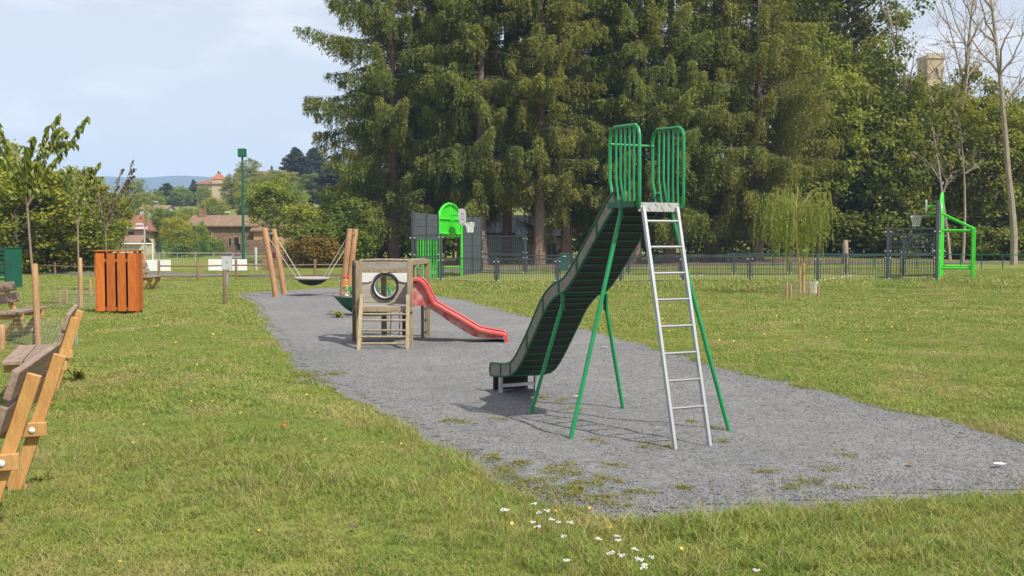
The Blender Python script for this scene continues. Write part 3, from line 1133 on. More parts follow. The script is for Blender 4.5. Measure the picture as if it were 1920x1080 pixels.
def broadleaf_proto(seed, H, rx, zc, rz, nclump, nleaf, leafsz, leaf='leaf', bark='bark', trunk_r=None, lobes=5, open_=0.0, clump_r=(0.5, 1.0), base_low=False):
    """trunk, limbs, crown built of leaf clumps on limbs; the outline is lobed and uneven"""
    rng = np.random.default_rng(seed)
    tr_r = trunk_r or 0.02 * H
    tr, li = MB(), MB()
    top = zc + rz * 0.25
    tz = np.linspace(-0.1, top, 8)
    off = np.cumsum(rng.normal(0, 0.02 * H / 8, (8, 2)), 0)
    tr.tube([(off[i, 0], off[i, 1], z) for i, z in enumerate(tz)], [tr_r * (1.3 if i == 0 else 1) * (1 - 0.75 * max(0, z) / top) for i, z in enumerate(tz)], 8)
    lob = _unit(rng.normal(0, 1, (lobes, 3)))
    Q, T = [], []
    for c in range(nclump):
        d = _unit(rng.normal(0, 1, 3))
        if not base_low and d[2] < -0.55:
            d[2] *= -0.5
            d = _unit(d)
        bulge = 0.78 + 0.30 * max(0, float((lob @ d).max()) - 0.55) / 0.45 + rng.normal(0, 0.06)
        rad = rng.uniform(0.35, 1.0) ** 0.45 * bulge
        ctr = np.array([rx * d[0] * rad, rx * d[1] * rad, zc + rz * d[2] * rad])
        if rng.uniform() < open_:
            continue
        # a limb reaching the clump
        h0 = np.clip(ctr[2] - np.hypot(ctr[0], ctr[1]) * rng.uniform(0.5, 1.1), 0.25 * zc, top * 0.97)
        st = np.array([np.interp(h0, tz, off[:, 0]), np.interp(h0, tz, off[:, 1]), h0])
        mid = st * 0.5 + ctr * 0.5 + np.array([0, 0, -0.08 * rx]) + rng.normal(0, 0.05 * rx, 3)
        if c % 2 == 0:
            li.tube([st, mid, ctr], [tr_r * 0.28, tr_r * 0.16, tr_r * 0.04], 5, caps=False)
        cr = rng.uniform(*clump_r)
        n = int(nleaf * rng.uniform(0.6, 1.3) * (cr / np.mean(clump_r)) ** 2)
        v = _unit(rng.normal(0, 1, (n, 3)))
        v[:, 2] = np.where((v[:, 2] < -0.3) & (rng.uniform(size=n) < 0.4), v[:, 2] * -0.6, v[:, 2])
        rr = cr * rng.uniform(0.35, 1.2, (n, 1))
        p = ctr + v * rr * np.array([1.05, 1.05, 1.0])
        nrm = _unit(v * 0.8 + UP * 0.5 + rng.normal(0, 0.45, (n, 3)))
        a = _unit(np.cross(nrm, rng.normal(0, 1, (n, 3))))
        a = _unit(a - UP * 0.35)
        b = np.cross(nrm, a)
        ln = leafsz * rng.uniform(0.65, 1.35, (n, 1))
        w = ln * 0.36
        Q.append(np.stack([p - a * ln * 0.5, p + b * w, p + a * ln * 0.5, p - b * w], 1))
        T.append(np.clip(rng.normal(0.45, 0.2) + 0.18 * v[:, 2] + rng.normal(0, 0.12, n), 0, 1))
    a = tr.build('trunk', bark, smooth=True)
    b = li.build('limbs', bark)
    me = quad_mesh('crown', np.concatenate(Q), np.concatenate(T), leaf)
    for o in (a, b):
        COL.objects.unlink(o)
    return [('trunk', a.data), ('limbs', b.data), ('crown', me)]


def plant(proto, name, label, cat, x, y, rz, scale=(1, 1, 1), color=(1, 1, 1), group=None, dz=0.0):
    t = thing(name, label, cat, (x, y, ghf(x, y) + dz), rz, group)
    t.scale = scale
    for nm, me in proto:
        o = mobj(nm, me, t)
        if nm == 'crown':
            o.color = (*color, 1)
        elif nm in ('limbs', 'branches'):
            o['kind'] = 'stuff'
    return t


def pxy(px, Y):
    return (px - 960) / FPX * Y * math.cos(PITCH), Y


SP = [conifer_proto(11, 29, 4.8, 3.8, gap=0.20, nb=5, size=0.225, string=1.35, droop=1.1), conifer_proto(12, 30, 7.0, 2.5, gap=0.13, nb=5, size=0.225, low=0.45, string=1.35, droop=1.1), conifer_proto(13, 28, 4.4, 5.0, gap=0.25, nb=5, size=0.225, string=1.4, droop=1.1), conifer_proto(14, 29, 5.4, 2.8, gap=0.15, string=1.6, nb=5, size=0.225, droop=1.15)]
_sp = [(738, 70, 1, 0.3, 1.0, 'leftmost tall spruce standing against the open sky'),
       (712, 86, 3, 1.9, 0.62, 'lower spruce set back behind the edge of the spruce row, nearest the swing'),
       (812, 76, 0, 1.0, 1.0, 'tall spruce rising behind the left basketball goal'),
       (866, 70, 2, 2.2, 1.02, 'tall spruce between the green goal arch and the tiled shed'),
       (906, 67, 2, 4.0, 0.98, 'spruce trunk in front of the left end of the tiled shed'),
       (950, 72, 0, 5.1, 1.0, 'spruce trunk in front of the middle of the tiled shed'),
       (1008, 67, 2, 0.9, 1.0, 'spruce trunk at the right end of the tiled shed'),
       (1062, 70, 0, 3.3, 1.0, 'tall spruce behind the green metal slide chute'),
       (1130, 74, 3, 2.8, 1.0, 'tall spruce behind the left guard rail of the green slide'),
       (1190, 69, 0, 5.5, 0.96, 'spruce between the slide chute and the steel ladder'),
       (1254, 70, 3, 1.4, 1.03, 'thick pale spruce trunk seen through the steel ladder'),
       (1335, 74, 3, 0.2, 1.0, 'tall spruce just right of the green slide'),
       (1420, 71, 3, 2.6, 1.0, 'rightmost tall spruce, behind the young willow')]
for px, Y, v, rz, sc, lab in _sp:
    x, y = pxy(px, Y)
    g_ = [(1, 1, 1), (1.18, 1.1, .9), (.88, .97, 1.05), (1.08, 1.12, .95)][int(px) % 4]
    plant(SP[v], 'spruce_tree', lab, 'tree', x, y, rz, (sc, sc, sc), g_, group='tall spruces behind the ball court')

BL = [broadleaf_proto(21, 14, 4.0, 7.8, 6.2, 260, 80, 0.25, clump_r=(0.4, 0.85), base_low=True),
      broadleaf_proto(22, 12, 3.5, 6.6, 5.3, 220, 80, 0.23, open_=0.12, clump_r=(0.4, 0.8), base_low=True),
      broadleaf_proto(23, 9, 3.6, 4.9, 4.1, 220, 75, 0.21, lobes=7, clump_r=(0.4, 0.8), base_low=True),
      broadleaf_proto(24, 16, 4.6, 9.0, 7.2, 280, 75, 0.27, open_=0.15, lobes=8, clump_r=(0.45, 0.95), base_low=True),
      broadleaf_proto(25, 25, 5.6, 19.0, 5.2, 190, 95, 0.25, open_=0.15, lobes=9, clump_r=(0.5, 1.0), trunk_r=0.3)]
SH = [broadleaf_proto(31, 3, 1.9, 1.2, 1.3, 46, 110, 0.17, clump_r=(0.35, 0.6), base_low=True, trunk_r=0.05),
      broadleaf_proto(32, 4, 1.7, 1.7, 1.9, 52, 100, 0.16, clump_r=(0.35, 0.65), base_low=True, trunk_r=0.05)]
_wd = [(1472, 86, 3, 0.4, (1.1, 1.1, 1.45), (.95, .95, .9), 'dense dark leafy tree behind the young willow'),
       (1540, 78, 0, 1.3, (1.05, 1.05, 1.25), (1.2, 1.2, 1.0), 'bright green leafy tree just right of the willow'),
       (1608, 80, 1, 2.0, (1.25, 1.25, 1.5), (1.0, 1.0, .9), 'green leafy tree above the wooden stump'),
       (1560, 92, 3, 5.0, (1.3, 1.3, 1.55), (.85, .9, .85), 'tallest leafy tree of the wood, beside the spruces'),
       (1665, 79, 2, 3.1, (1.2, 1.2, 1.42), (1.05, 1.05, .9), 'leafy tree behind the right basketball hoop net'),
       (1672, 92, 1, 4.4, (1.3, 1.3, 1.45), (.95, .95, .85), 'leafy tree left of the stone tower'),
       (1742, 80, 2, 0.8, (1.15, 1.15, 1.62), (1.1, 1.05, .85), 'olive leafy tree below the stone tower'),
       (1818, 84, 0, 2.7, (1.0, 1.0, 1.10), (1.3, 1.15, .8), 'yellowish leafy tree right of the stone tower'),
       (1866, 76, 1, 3.9, (1.0, 1.0, 1.05), (1.2, 1.15, .85), 'leafy tree behind the lime green goal back post'),
       (1925, 80, 2, 5.4, (1.25, 1.25, 1.5), (1.05, 1.0, .85), 'leafy tree at the right border of the picture'),
       (2010, 80, 1, 1.1, (1.1, 1.1, 1.25), (1, 1, .9), 'leafy tree beyond the right border, branches reaching in')]
for px, Y, v, rz, sc, colr, lab in _wd:
    x, y = pxy(px, Y)
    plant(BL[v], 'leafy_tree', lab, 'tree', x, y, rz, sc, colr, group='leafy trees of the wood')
# the oak whose limbs hang in from above
x, y = pxy(1560, 86)
plant(BL[4], 'oak_tree', 'high oak whose dark leafy limb reaches across the top of the sky gap', 'tree', x, y, 0.5, (1.3, 1.3, 1.12), (.85, .95, .85))
_sh = [(1520, 86, 0, 0.2, 1.5, 'dark bush under the leafy trees behind the willow'),
       (1570, 80, 1, 1.2, 1.2, 'bush left of the wooden stump'),
       (1625, 78, 0, 2.2, 1.5, 'bush right of the wooden stump'),
       (1680, 77, 1, 3.2, 1.5, 'bush behind the grey mesh panel of the right goal'),
       (1730, 80, 0, 4.2, 1.6, 'bush behind the tall right goal post'),
       (1790, 76, 1, 5.2, 1.0, 'bush seen through the right goal side'),
       (1845, 74, 0, 0.7, 1.1, 'bright bush just right of the lime green back post'),
       (1885, 76, 1, 1.7, 1.2, 'bush left of the pale leaning trunk at the right border'),
       (1940, 74, 0, 2.7, 1.1, 'bush at the right border behind the green railing'),
       (1450, 82, 1, 3.7, 1.2, 'dark bush under the spruces left of the willow trunk'),
       (1350, 88, 0, 4.7, 1.5, 'dark bush in the gap right of the green slide'),
       (1410, 92, 1, 0.9, 2.0, 'dark tall bush in the shade behind the rightmost spruce'),
       (1290, 96, 0, 1.9, 2.1, 'dark bush in the shade right of the thick spruce trunk behind the ladder'),
       (1225, 97, 1, 2.9, 2.2, 'dark bush in the shade seen between the ladder rails'),
       (1150, 96, 0, 3.3, 2.1, 'dark bush in the shade behind the top of the slide chute'),
       (1085, 94, 1, 4.1, 2.0, 'dark bush in the shade right of the small kiosk'),
       (850, 95, 0, 5.0, 2.0, 'dark bush in the shade seen through the left goal mouth'),
       (790, 94, 1, 5.7, 2.0, 'dark bush in the shade left of the left goal'),
       (735, 92, 0, 0.5, 1.9, 'dark bush in the shade behind the leftmost spruce trunk')]
for px, Y, v, rz, sc, lab in _sh:
    x, y = pxy(px, Y)
    plant(SH[v], 'woodland_bush', lab, 'bush', x, y, rz, (sc * 1.25, sc * 1.25, sc), (.95, .95, .85), group='bushes along the wood edge')


def bare_tree(seed, H, r0, lean, nbr, fork=0.55, leaves=0):
    rng = np.random.default_rng(seed)
    tr, br = MB(), MB()
    n = 10
    pts = [np.array([0, 0, -0.1])]
    d = np.array([lean[0], lean[1], 1.0])
    for i in range(n):
        d = d + np.array([rng.normal(0, 0.06), rng.normal(0, 0.06), 0])
        d[2] = 1
        pts.append(pts[-1] + _unit(d) * H / n)
    tr.tube(pts, [r0 * (1 - 0.85 * i / n) + 0.015 for i in range(n + 1)], 7)

    def grow(p, d, L, r, depth):
        m = 5
        q = [p]
        for i in range(m):
            d = _unit(d + rng.normal(0, 0.14, 3) + np.array([0, 0, 0.07]))
            q.append(q[-1] + d * L / m)
        br.tube(q, [max(0.006, r * (1 - 0.8 * i / m)) for i in range(m + 1)], 5 if depth == 0 else 3, caps=False)
        if depth < 2:
            for j in range(6 if depth == 0 else 4):
                k = rng.integers(1, m + 1)
                a = _unit(np.cross(d, rng.normal(0, 1, 3)))
                grow(q[k], _unit(d * 0.7 + a * rng.uniform(0.4, 0.9)), L * rng.uniform(0.35, 0.6), r * 0.45, depth + 1)
    for b in range(nbr):
        i = rng.integers(int(n * fork), n)
        a = rng.uniform(0, 6.28)
        grow(pts[i], _unit(np.array([math.cos(a), math.sin(a), rng.uniform(0.5, 1.4)])), H * rng.uniform(0.12, 0.26), r0 * 0.4, 0)
    a = tr.build('trunk', 'bark_pale', smooth=True)
    b = br.build('branches', 'bark_pale')
    for o in (a, b):
        COL.objects.unlink(o)
    return [('trunk', a.data), ('branches', b.data)]


_bt = [(1758, 78, 41, 21, 0.17, (-0.02, 0), 9, 'bare pale tree rising just right of the stone tower'),
       (1796, 82, 42, 24, 0.20, (0.0, 0), 12, 'bare forked tree between the stone tower and the picture border'),
       (1840, 84, 43, 22, 0.15, (0.01, 0), 9, 'slender bare tree with twigs against the sky gap'),
       (1902, 66, 58, 21, 0.22, (0.022, 0), 11, 'big pale bare tree with a crooked trunk at the right border'),
       (1806, 70, 45, 9, 0.10, (0.05, 0), 4, 'thin pale leaning trunk behind the right goal frame'),
       (1782, 73, 46, 10, 0.11, (-0.03, 0), 4, 'thin pale trunk standing beside the lime green arch'),
       (1578, 82, 47, 13, 0.16, (0.0, 0), 3, 'grey bare trunk among the leaves above the stump')]
for px, Y, sd, H, r0, ln, nb, lab in _bt:
    x, y = pxy(px, Y)
    plant(bare_tree(sd, H, r0, ln, nb), 'bare_tree', lab, 'tree', x, y, 0.0, group='bare pale trees in the wood')

# wooden stump left standing
x, y = pxy(1585, 68)
_mb = MB()
_mb.tube([(0, 0, -0.1), (0.02, 0, 0.7), (-0.01, 0, 1.3), (0.02, 0.02, 1.62)], [0.24, 0.19, 0.2, 0.17], 10)
_o = _mb.build('tree_stump', 'bark_pale', smooth=True)
_o.location = (x, y, ghf(x, y))
tag(_o, 'tall pale tree stump standing before the bushes', 'stump')

# trees on the left and in the town
_lt = [(28, 50, BL[2], 0.3, (1.0, 1.0, 0.70), (1.0, 1.05, .9), 'leafy tree behind the green metal cage at the left border'),
       (105, 54, BL[2], 1.7, (1.0, 1.0, 0.66), (.85, .95, .85), 'dark leafy tree behind the staked young trees'),
       (165, 58, BL[0], 2.9, (0.62, 0.62, 0.43), (.95, 1.0, .9), 'leafy tree just left of the orange bin'),
       (-45, 56, BL[0], 4.1, (0.8, 0.8, 0.58), (1, 1, .9), 'leafy tree at the far left border'),
       (188, 64, BL[1], 0.6, (0.45, 0.45, 0.42), (1.0, 1.05, .85), 'small leafy tree behind the orange bin')]
for px, Y, pr, rz, sc, colr, lab in _lt:
    x, y = pxy(px, Y)
    plant(pr, 'leafy_tree', lab, 'tree', x, y, rz, sc, tuple(c * k_ for c, k_ in zip(colr, (1.4, 1.25, 1.1))), group='leafy trees along the left side', dz=-0.3)
for i, (px, Y, v, sc, lab) in enumerate([(75, 57, 0, 1.0, 'dark bush behind the rail fence by the green cage'), (130, 58, 1, 1.1, 'dark bush behind the rail fence left of the bin'),
                                         (10, 56, 1, 1.1, 'dark bush behind the green cage')]):
    x, y = pxy(px, Y)
    plant(SH[v], 'hedge_bush', lab, 'bush', x, y, i * 1.3, (sc * 1.3, sc, sc), (.75, .85, .8), group='dark bushes behind the left rail fence')

TB = broadleaf_proto(26, 8, 2.5, 4.9, 2.9, 170, 75, 0.17, lobes=6, clump_r=(0.3, 0.6), trunk_r=0.14)
_tt = [(508, 92, TB, 0.2, (1, 1, 1), (1.05, 1.1, .95), 'broad green tree behind the floodlight post'),
       (480, 170, BL[0], 1.2, (.95, .95, .75), (1.15, 1.15, 1.0), 'pale green tree above the barn behind the floodlight post'),
       (545, 165, BL[1], 2.2, (.9, .9, .85), (.95, 1.05, 1.0), 'green tree under the dark conifers'),
       (606, 100, BL[2], 3.2, (.75, .75, .66), (.95, 1.0, .9), 'green tree right of the little grey gabled house'),
       (655, 88, BL[2], 4.0, (.85, .85, .8), (.8, .9, .8), 'dark tree behind the right swing posts'),
       (335, 106, BL[2], 4.2, (.46, .46, .56), (1.5, 1.3, .85), 'yellow green tree left of the stone barn'),
       (378, 104, BL[2], 5.2, (.26, .26, .47), (1.05, 1.2, 1.05), 'small green tree in front of the stone barn'),
       (312, 125, BL[1], 0.7, (.55, .55, .55), (.9, 1.0, .9), 'green tree between the cream house and the barn'),
       (285, 150, BL[0], 1.5, (.5, .5, .45), (1.1, 1.1, .95), 'green tree above the cream house roof'),
       (400, 190, BL[2], 2.1, (1.0, 1.0, .75), (1.2, 1.15, .95), 'light green tree above the barn roof'),
       (345, 180, BL[2], 2.6, (1.0, 1.0, .62), (1.15, 1.1, .9), 'olive tree on the slope below the hill house'),
       (436, 225, BL[1], 3.4, (.8, .8, .80), (1.15, 1.1, .95), 'green tree on the slope right of the hill house'),
       (384, 235, BL[2], 4.6, (.55, .55, .75), (1.1, 1.15, 1.0), 'pale green tree in front of the hill house'),
       (342, 285, BL[2], 5.6, (1.0, 1.0, .78), (.95, 1.1, .9), 'round green tree on the hilltop left of the house'),
       (470, 270, BL[0], 0.9, (1.0, 1.0, .78), (1.15, 1.1, .95), 'tree on the hill above the floodlight post'),
       (515, 285, BL[2], 1.9, (1.3, 1.3, .75), (1.2, 1.12, .95), 'olive tree under the orange roof on the hill'),
       (250, 230, BL[1], 2.8, (.9, .9, .7), (1.1, 1.1, .95), 'green tree on the slope above the cream house'),
       (280, 215, BL[2], 3.7, (1.1, 1.1, .72), (1.1, 1.15, .95), 'tree on the slope behind the purple leaved sapling'),
       (590, 235, BL[0], 4.8, (1.2, 1.2, .36), (.9, 1.0, .95), 'tree on the slope below the dark conifers'),
       (560, 120, BL[2], 5.8, (.55, .55, .6), (1.1, 1.1, .95), 'small tree in front of the ochre wall'),
       (230, 170, BL[1], 0.1, (.7, .7, .55), (1.0, 1.05, .9), 'tree beside the cream house'),
       (530, 235, BL[2], 0.6, (1.1, 1.1, .7), (1.35, 1.25, 1.0), 'olive tree on the slope under the hill skyline'),
       (560, 205, BL[2], 1.6, (1.2, 1.2, .5), (1.2, 1.2, 1.0), 'rounded tree on the slope left of the dark conifers'),
       (610, 200, BL[0], 2.3, (1.0, 1.0, .4), (1.1, 1.1, .95), 'tree on the slope at the foot of the dark conifers'),
       (425, 165, BL[2], 3.0, (.9, .9, .55), (1.3, 1.25, .95), 'low light green tree right above the barn ridge'),
       (365, 160, BL[2], 3.8, (.9, .9, .52), (1.3, 1.2, .9), 'low olive tree left above the barn ridge'),
       (310, 170, BL[1], 4.9, (.8, .8, .5), (1.25, 1.2, .95), 'light green tree above the cream house annex')]
for px, Y, pr, rz, sc, colr, lab in _tt:
    x, y = pxy(px, Y)
    plant(pr, 'town_tree', lab, 'tree', x, y, rz, sc, tuple(c * 1.2 for c in colr), group='trees in the town behind the pitch', dz=-0.4)
CB = [conifer_proto(51, 16, 4.6, 1.2, leaf='conifer_blue', bark='bark', dens=0.5, size=0.6, droop=0.5, gap=0.0, string=0.5, nb=5)]
for px, Y, sc, lab in [(556, 250, (1.0, 1.0, .66), 'dark blue green conifer on the hill, left of the pair'), (590, 255, (1.05, 1.05, .66), 'dark blue green conifer on the hill, right of the pair'),
                       (315, 290, (.95, .95, .48), 'dark spreading conifer on the hilltop left of the hill house'), (412, 285, (.4, .4, .66), 'slim dark conifer right of the hill house roof'),
                       (447, 300, (.7, .7, .52), 'dark conifer on the hill above the floodlight'), (511, 330, (.3, .3, .72), 'slim conifer standing on the hill skyline'),
                       (365, 292, (.5, .5, .55), 'small dark conifer beside the hill house wall'), (630, 190, (1, 1, .8), 'dark conifer behind the spruce edge')]:
    x, y = pxy(px, Y)
    plant(CB[0], 'dark_conifer', lab, 'tree', x, y, px * 0.1, sc, group='dark conifers on the hill', dz=-0.4)
for i, (px, Y, sc, colr, lab) in enumerate([(590, 62, .85, (1.05, .62, .62), 'reddish brown bush behind the nest swing'), (572, 66, 1.1, (1.25, 1.2, 1.1), 'pale green bush left of the reddish bush'),
                                            (618, 64, 1.15, (.8, .9, .8), 'dark green bush right of the reddish bush'), (655, 66, 1.2, (.7, .8, .75), 'dark bush behind the right swing posts'),
                                            (395, 112, .9, (1.0, 1.1, .9), 'scrubby bush at the foot of the stone barn'), (345, 100, .8, (1.1, 1.1, .9), 'bush behind the pitch netting'),
                                            (700, 72, 1.1, (.8, .9, .8), 'dark bush by the first spruce trunk')]):
    x, y = pxy(px, Y)
    plant(SH[i % 2], 'garden_bush', lab, 'bush', x, y, i * 0.9, (sc * 1.2, sc * 1.2, sc), colr, group='bushes behind the swing and the pitch')


# young willow, hanging strands
def willow():
    rng = np.random.default_rng(61)
    tr, li = MB(), MB()
    top = np.array([-0.16, 0.0, 2.3])
    tp = catmull([(0, 0, -0.05), (-0.02, 0, 0.7), (-0.10, 0, 1.35), top], 4)
    tr.tube(tp, list(np.linspace(0.045, 0.028, len(tp))), 8)
    Q, T = [], []
    for b in range(30):
        a = rng.uniform(0, 6.28)
        reach = 1.3 * rng.uniform(0.1, 1.0) ** 0.6
        hh = rng.uniform(0.35, 1.05)
        s0 = top + np.array([0, 0, rng.uniform(-0.35, 0.0)])
        dr = np.array([math.cos(a), math.sin(a), 0])
        t = np.linspace(0, 1, 8)
        C = s0 + dr * (reach * t)[:, None] + UP * (hh * np.sin(t * 2.2) / 0.95)[:, None]
        li.tube(C[::2], [0.014, 0.010, 0.006, 0.004], 4, caps=False)
        for k in range(12):
            u = rng.uniform(0.25, 1.0)
            p = np.array([np.interp(u, t, C[:, j]) for j in range(3)]) + rng.normal(0, 0.06, 3)
            L = 0.35 + 1.35 * rng.uniform(0, 1) ** 1.3
            n = max(3, int(L / 0.034))
            w = np.linspace(0, 1, n)
            sway = dr * rng.uniform(0.0, 0.22) + np.array([rng.normal(0, .06), rng.normal(0, .06), 0])
            S_ = p + sway * np.sin(w * 1.6)[:, None] - UP * (L * w ** 1.1)[:, None]
            S_ = S_[S_[:, 2] > 0.75]
            n = len(S_)
            if n < 3:
                continue
            az = rng.uniform(0, 6.28, n)
            out = np.stack([np.cos(az), np.sin(az), np.zeros(n)], -1)
            dd = _unit(out * rng.uniform(0.2, 0.6, (n, 1)) - UP)
            ln = rng.uniform(0.07, 0.12, (n, 1))
            wv = _unit(np.cross(dd, rng.normal(0, 1, (n, 3)))) * 0.011
            Q.append(np.stack([S_, S_ + dd * ln * 0.45 + wv, S_ + dd * ln, S_ + dd * ln * 0.45 - wv], 1))
            T.append(np.clip(rng.normal(0.5, 0.15) + rng.normal(0, 0.15, n), 0, 1))
    return tr, li, np.concatenate(Q), np.concatenate(T)


def stake(parent_or_none, name, loc, h, r, label=None, tilt=(0, 0), group=None):
    mb = MB()
    mb.tube([(0, 0, -0.05), (tilt[0] * 0.5, tilt[1] * 0.5, h * 0.5), (tilt[0], tilt[1], h - 0.01), (tilt[0], tilt[1], h)], [r, r, r * 0.98, r * 0.86], 10)
    o = mb.build(name, 'wood_stake', parent_or_none, smooth=True)
    o.location = loc
    if label:
        tag(o, label, 'stake', group)
    return o


bx, by = gp(1500, 557)
bz = ghf(bx, by)
tr, li, Q, T = willow()
t = thing('willow_tree', 'young weeping willow with long yellow green hanging strands on the lawn', 'tree', (bx, by, bz))
tr.build('trunk', 'bark_willow', t, smooth=True)
li.build('limbs', 'bark_willow', t, kind='stuff')
mobj('crown', quad_mesh('crown', Q, T, 'leaf_willow'), t)
p = gp(1506, 557)
stake(None, 'tree_stake', (p[0], p[1], ghf(*p)), 0.95, 0.045, 'tall round stake beside the willow trunk', group='stakes round the willow')
for px, py, h, lab in [(1475, 560, .42, 'leftmost short stake round the willow'), (1482, 563, .40, 'front left short stake round the willow'),
                       (1518, 558, .38, 'back right short stake round the willow'), (1534, 561, .40, 'rightmost short stake round the willow')]:
    p = gp(px, py)
    stake(None, 'tree_stake', (p[0], p[1], ghf(*p)), h, 0.033, lab, group='stakes round the willow')
_mb = MB()
_pts = [(0.5 * math.cos(a) * random.Random(int(a * 9)).uniform(.85, 1.1), 0.34 * math.sin(a)) for a in np.linspace(0, 6.28, 20)[:-1]]
_mb.prism(_pts, lambda a, b, d: (a, b, d), 0.0, 0.035)
_o = _mb.build('soil_ring', 'mulch')
_o.location = (bx, by - 0.05, bz)
struct(_o)


# cherry sapling: every leaf can be told apart on the near one
def leaf_mesh(name, mat, L=0.13, W=0.055):
    """a folded, drooping pointed leaf"""
    vs, fs = [], []
    prof = [(0, 0.02), (0.2, 0.75), (0.45, 1.0), (0.75, 0.62), (1.0, 0.02)]
    for t, w in prof:
        zz = -0.30 * L * t * t
        vs += [(L * t, -W / 2 * w, zz + 0.16 * W * w), (L * t, 0, zz), (L * t, W / 2 * w, zz + 0.16 * W * w)]
    for i in range(len(prof) - 1):
        for j in range(2):
            a = i * 3 + j
            fs.append((a, a + 1, a + 4, a + 3))
    me = bpy.data.meshes.new(name)
    me.from_pydata(vs, [], fs)
    a = me.attributes.new('tint', 'FLOAT', 'FACE')
    a.data.foreach_set('value', np.full(len(fs), 0.4, np.float32))
    me.materials.append(M[mat])
    return me


def sapling(name, label, base, trunk_pts, branches, nleaf, leafmesh, single, seed, barkmat='bark_cherry', r0=0.022, colr=None):
    rng = np.random.default_rng(seed)
    t = thing(name, label, 'tree', (base[0], base[1], ghf(*base)), group='staked young trees')
    tr, br = MB(), MB()
    tp = catmull(trunk_pts, 5)
    tr.tube(tp, list(np.linspace(r0, r0 * 0.7, len(tp))), 8)
    tr.build('trunk', barkmat, t, smooth=True)
    ends = []
    for b in branches:
        P = catmull(b, 5)
        br.tube(P, list(np.linspace(r0 * 0.55, r0 * 0.12, len(P))), 5, caps=False)
        ends.append(P)
    br.build('branches', barkmat, t, smooth=True, kind='stuff')
    L = np.array([np.linalg.norm(np.diff(P, axis=0), axis=1).sum() for P in ends])
    cnt = (nleaf * L / L.sum()).astype(int)
    verts = np.array([v.co[:] for v in leafmesh.vertices])
    faces = [tuple(p.vertices) for p in leafmesh.polygons]
    Qs, Ts = [], []
    for P, n in zip(ends, cnt):
        s = np.linspace(0, 1, len(P))
        for k in range(n):
            u = 0.18 + 0.82 * (k + rng.uniform(0, 1)) / n
            p = np.array([np.interp(u, s, P[:, j]) for j in range(3)])
            az = rng.uniform(0, 6.28)
            pitch = rng.uniform(0.35, 1.35)
            sc = rng.uniform(0.65, 1.2)
            rot = (rng.normal(0, 0.4), pitch, az)
            if single and rng.uniform() < 299 / nleaf:
                o = mobj('leaf', leafmesh, t)
                o.location = p
                o.rotation_euler = rot
                o.scale = (sc, sc, sc)
                g = rng.uniform(0.7, 1.3)
                o.color = (g, g, g, 1)
            else:
                from mathutils import Euler
                mt = np.array(Euler(rot).to_matrix())
                V = verts @ mt.T * sc + p
                for f in faces:
                    Qs.append(V[list(f)])
                    Ts.append(rng.uniform(0.2, 0.8))
    if Qs:
        o = mobj('leaves' if single else 'crown', quad_mesh('crown', np.array(Qs), np.array(Ts), leafmesh.materials[0].name and [k for k, v in M.items() if v == leafmesh.materials[0]][0]), t)
        if single:
            o['kind'] = 'stuff'
        if colr:
            o.color = (*colr, 1)
    return t


def fan(rng, top, n, lo, hi, reach, hgt, bend=0.15, bias=(0, 0)):
    out = []
    for i in range(n):
        a = 6.28 * i / n + rng.normal(0, 0.3)
        f = rng.uniform(0.55, 1.0)
        e = np.array(top) + np.array([math.cos(a) * reach * f + bias[0], math.sin(a) * reach * f + bias[1], hgt * rng.uniform(0.5, 1.0)])
        m = np.array(top) * 0.5 + e * 0.5 + np.array([math.cos(a), math.sin(a), 0]) * -reach * bend + rng.normal(0, 0.04, 3)
        out.append([tuple(top), tuple(m), tuple(e), tuple(e + (e - m) * 0.25 + np.array([0, 0, -0.05]))])
        # side shoot
        s = m * 0.4 + e * 0.6
        b = a + rng.choice([-1, 1]) * rng.uniform(0.5, 1.0)
        out.append([tuple(s), tuple(s + np.array([math.cos(b) * 0.16, math.sin(b) * 0.16, 0.10])), tuple(s + np.array([math.cos(b) * 0.36, math.sin(b) * 0.36, 0.12]))])
    return out


_rl = np.random.default_rng(71)
LF = leaf_mesh('leaf', 'leaf_cherry', 0.122, 0.058)
b0 = gp(63, 650)
br = fan(_rl, (-0.05, 0, 2.2), 9, 0, 0, 0.62, 1.25, bias=(0.05, 0))
br += [[(-0.05, 0, 2.2), (0.22, 0.05, 2.75), (0.60, 0.05, 3.2), (0.92, 0.0, 3.62)], [(-0.05, 0, 2.2), (-0.3, 0, 2.8), (-0.55, 0, 3.4), (-0.5, 0, 3.75)], [(-0.05, 0, 2.2), (0.1, 0, 2.9), (0.3, 0, 3.4), (0.5, 0, 3.66)]]
sapling('cherry_sapling', 'young cherry tree with drooping bright leaves at the left border, nearest staked tree', b0, [(0, 0, -0.05), (0.03, 0, 0.8), (-0.01, 0, 1.5), (-0.05, 0, 2.2)], br, 1050, LF, True, 1)
b1 = gp(147, 578)
br = fan(_rl, (0.03, 0, 2.05), 8, 0, 0, 0.52, 1.35) + [[(0.03, 0, 2.05), (0.1, 0, 2.6), (0.35, 0, 3.2), (0.62, 0, 3.6)]]
sapling('cherry_sapling', 'second young cherry tree, between the nearest sapling and the orange bin', b1, [(0, 0, -0.05), (0.02, 0, 0.9), (0.03, 0, 2.05)], br, 900, LF, False, 2)
b2 = gp(200, 548)
br = fan(_rl, (0.0, 0, 2.0), 10, 0, 0, 1.05, 2.0, bend=0.05) + [[(0, 0, 2.0), (0.3, 0, 2.7), (0.7, 0, 3.6), (0.95, 0, 4.3)], [(0, 0, 2.0), (0.4, 0, 2.5), (0.8, 0, 3.0), (1.05, 0, 3.3)]]
LP = leaf_mesh('leaf', 'leaf_plum', 0.10, 0.055)
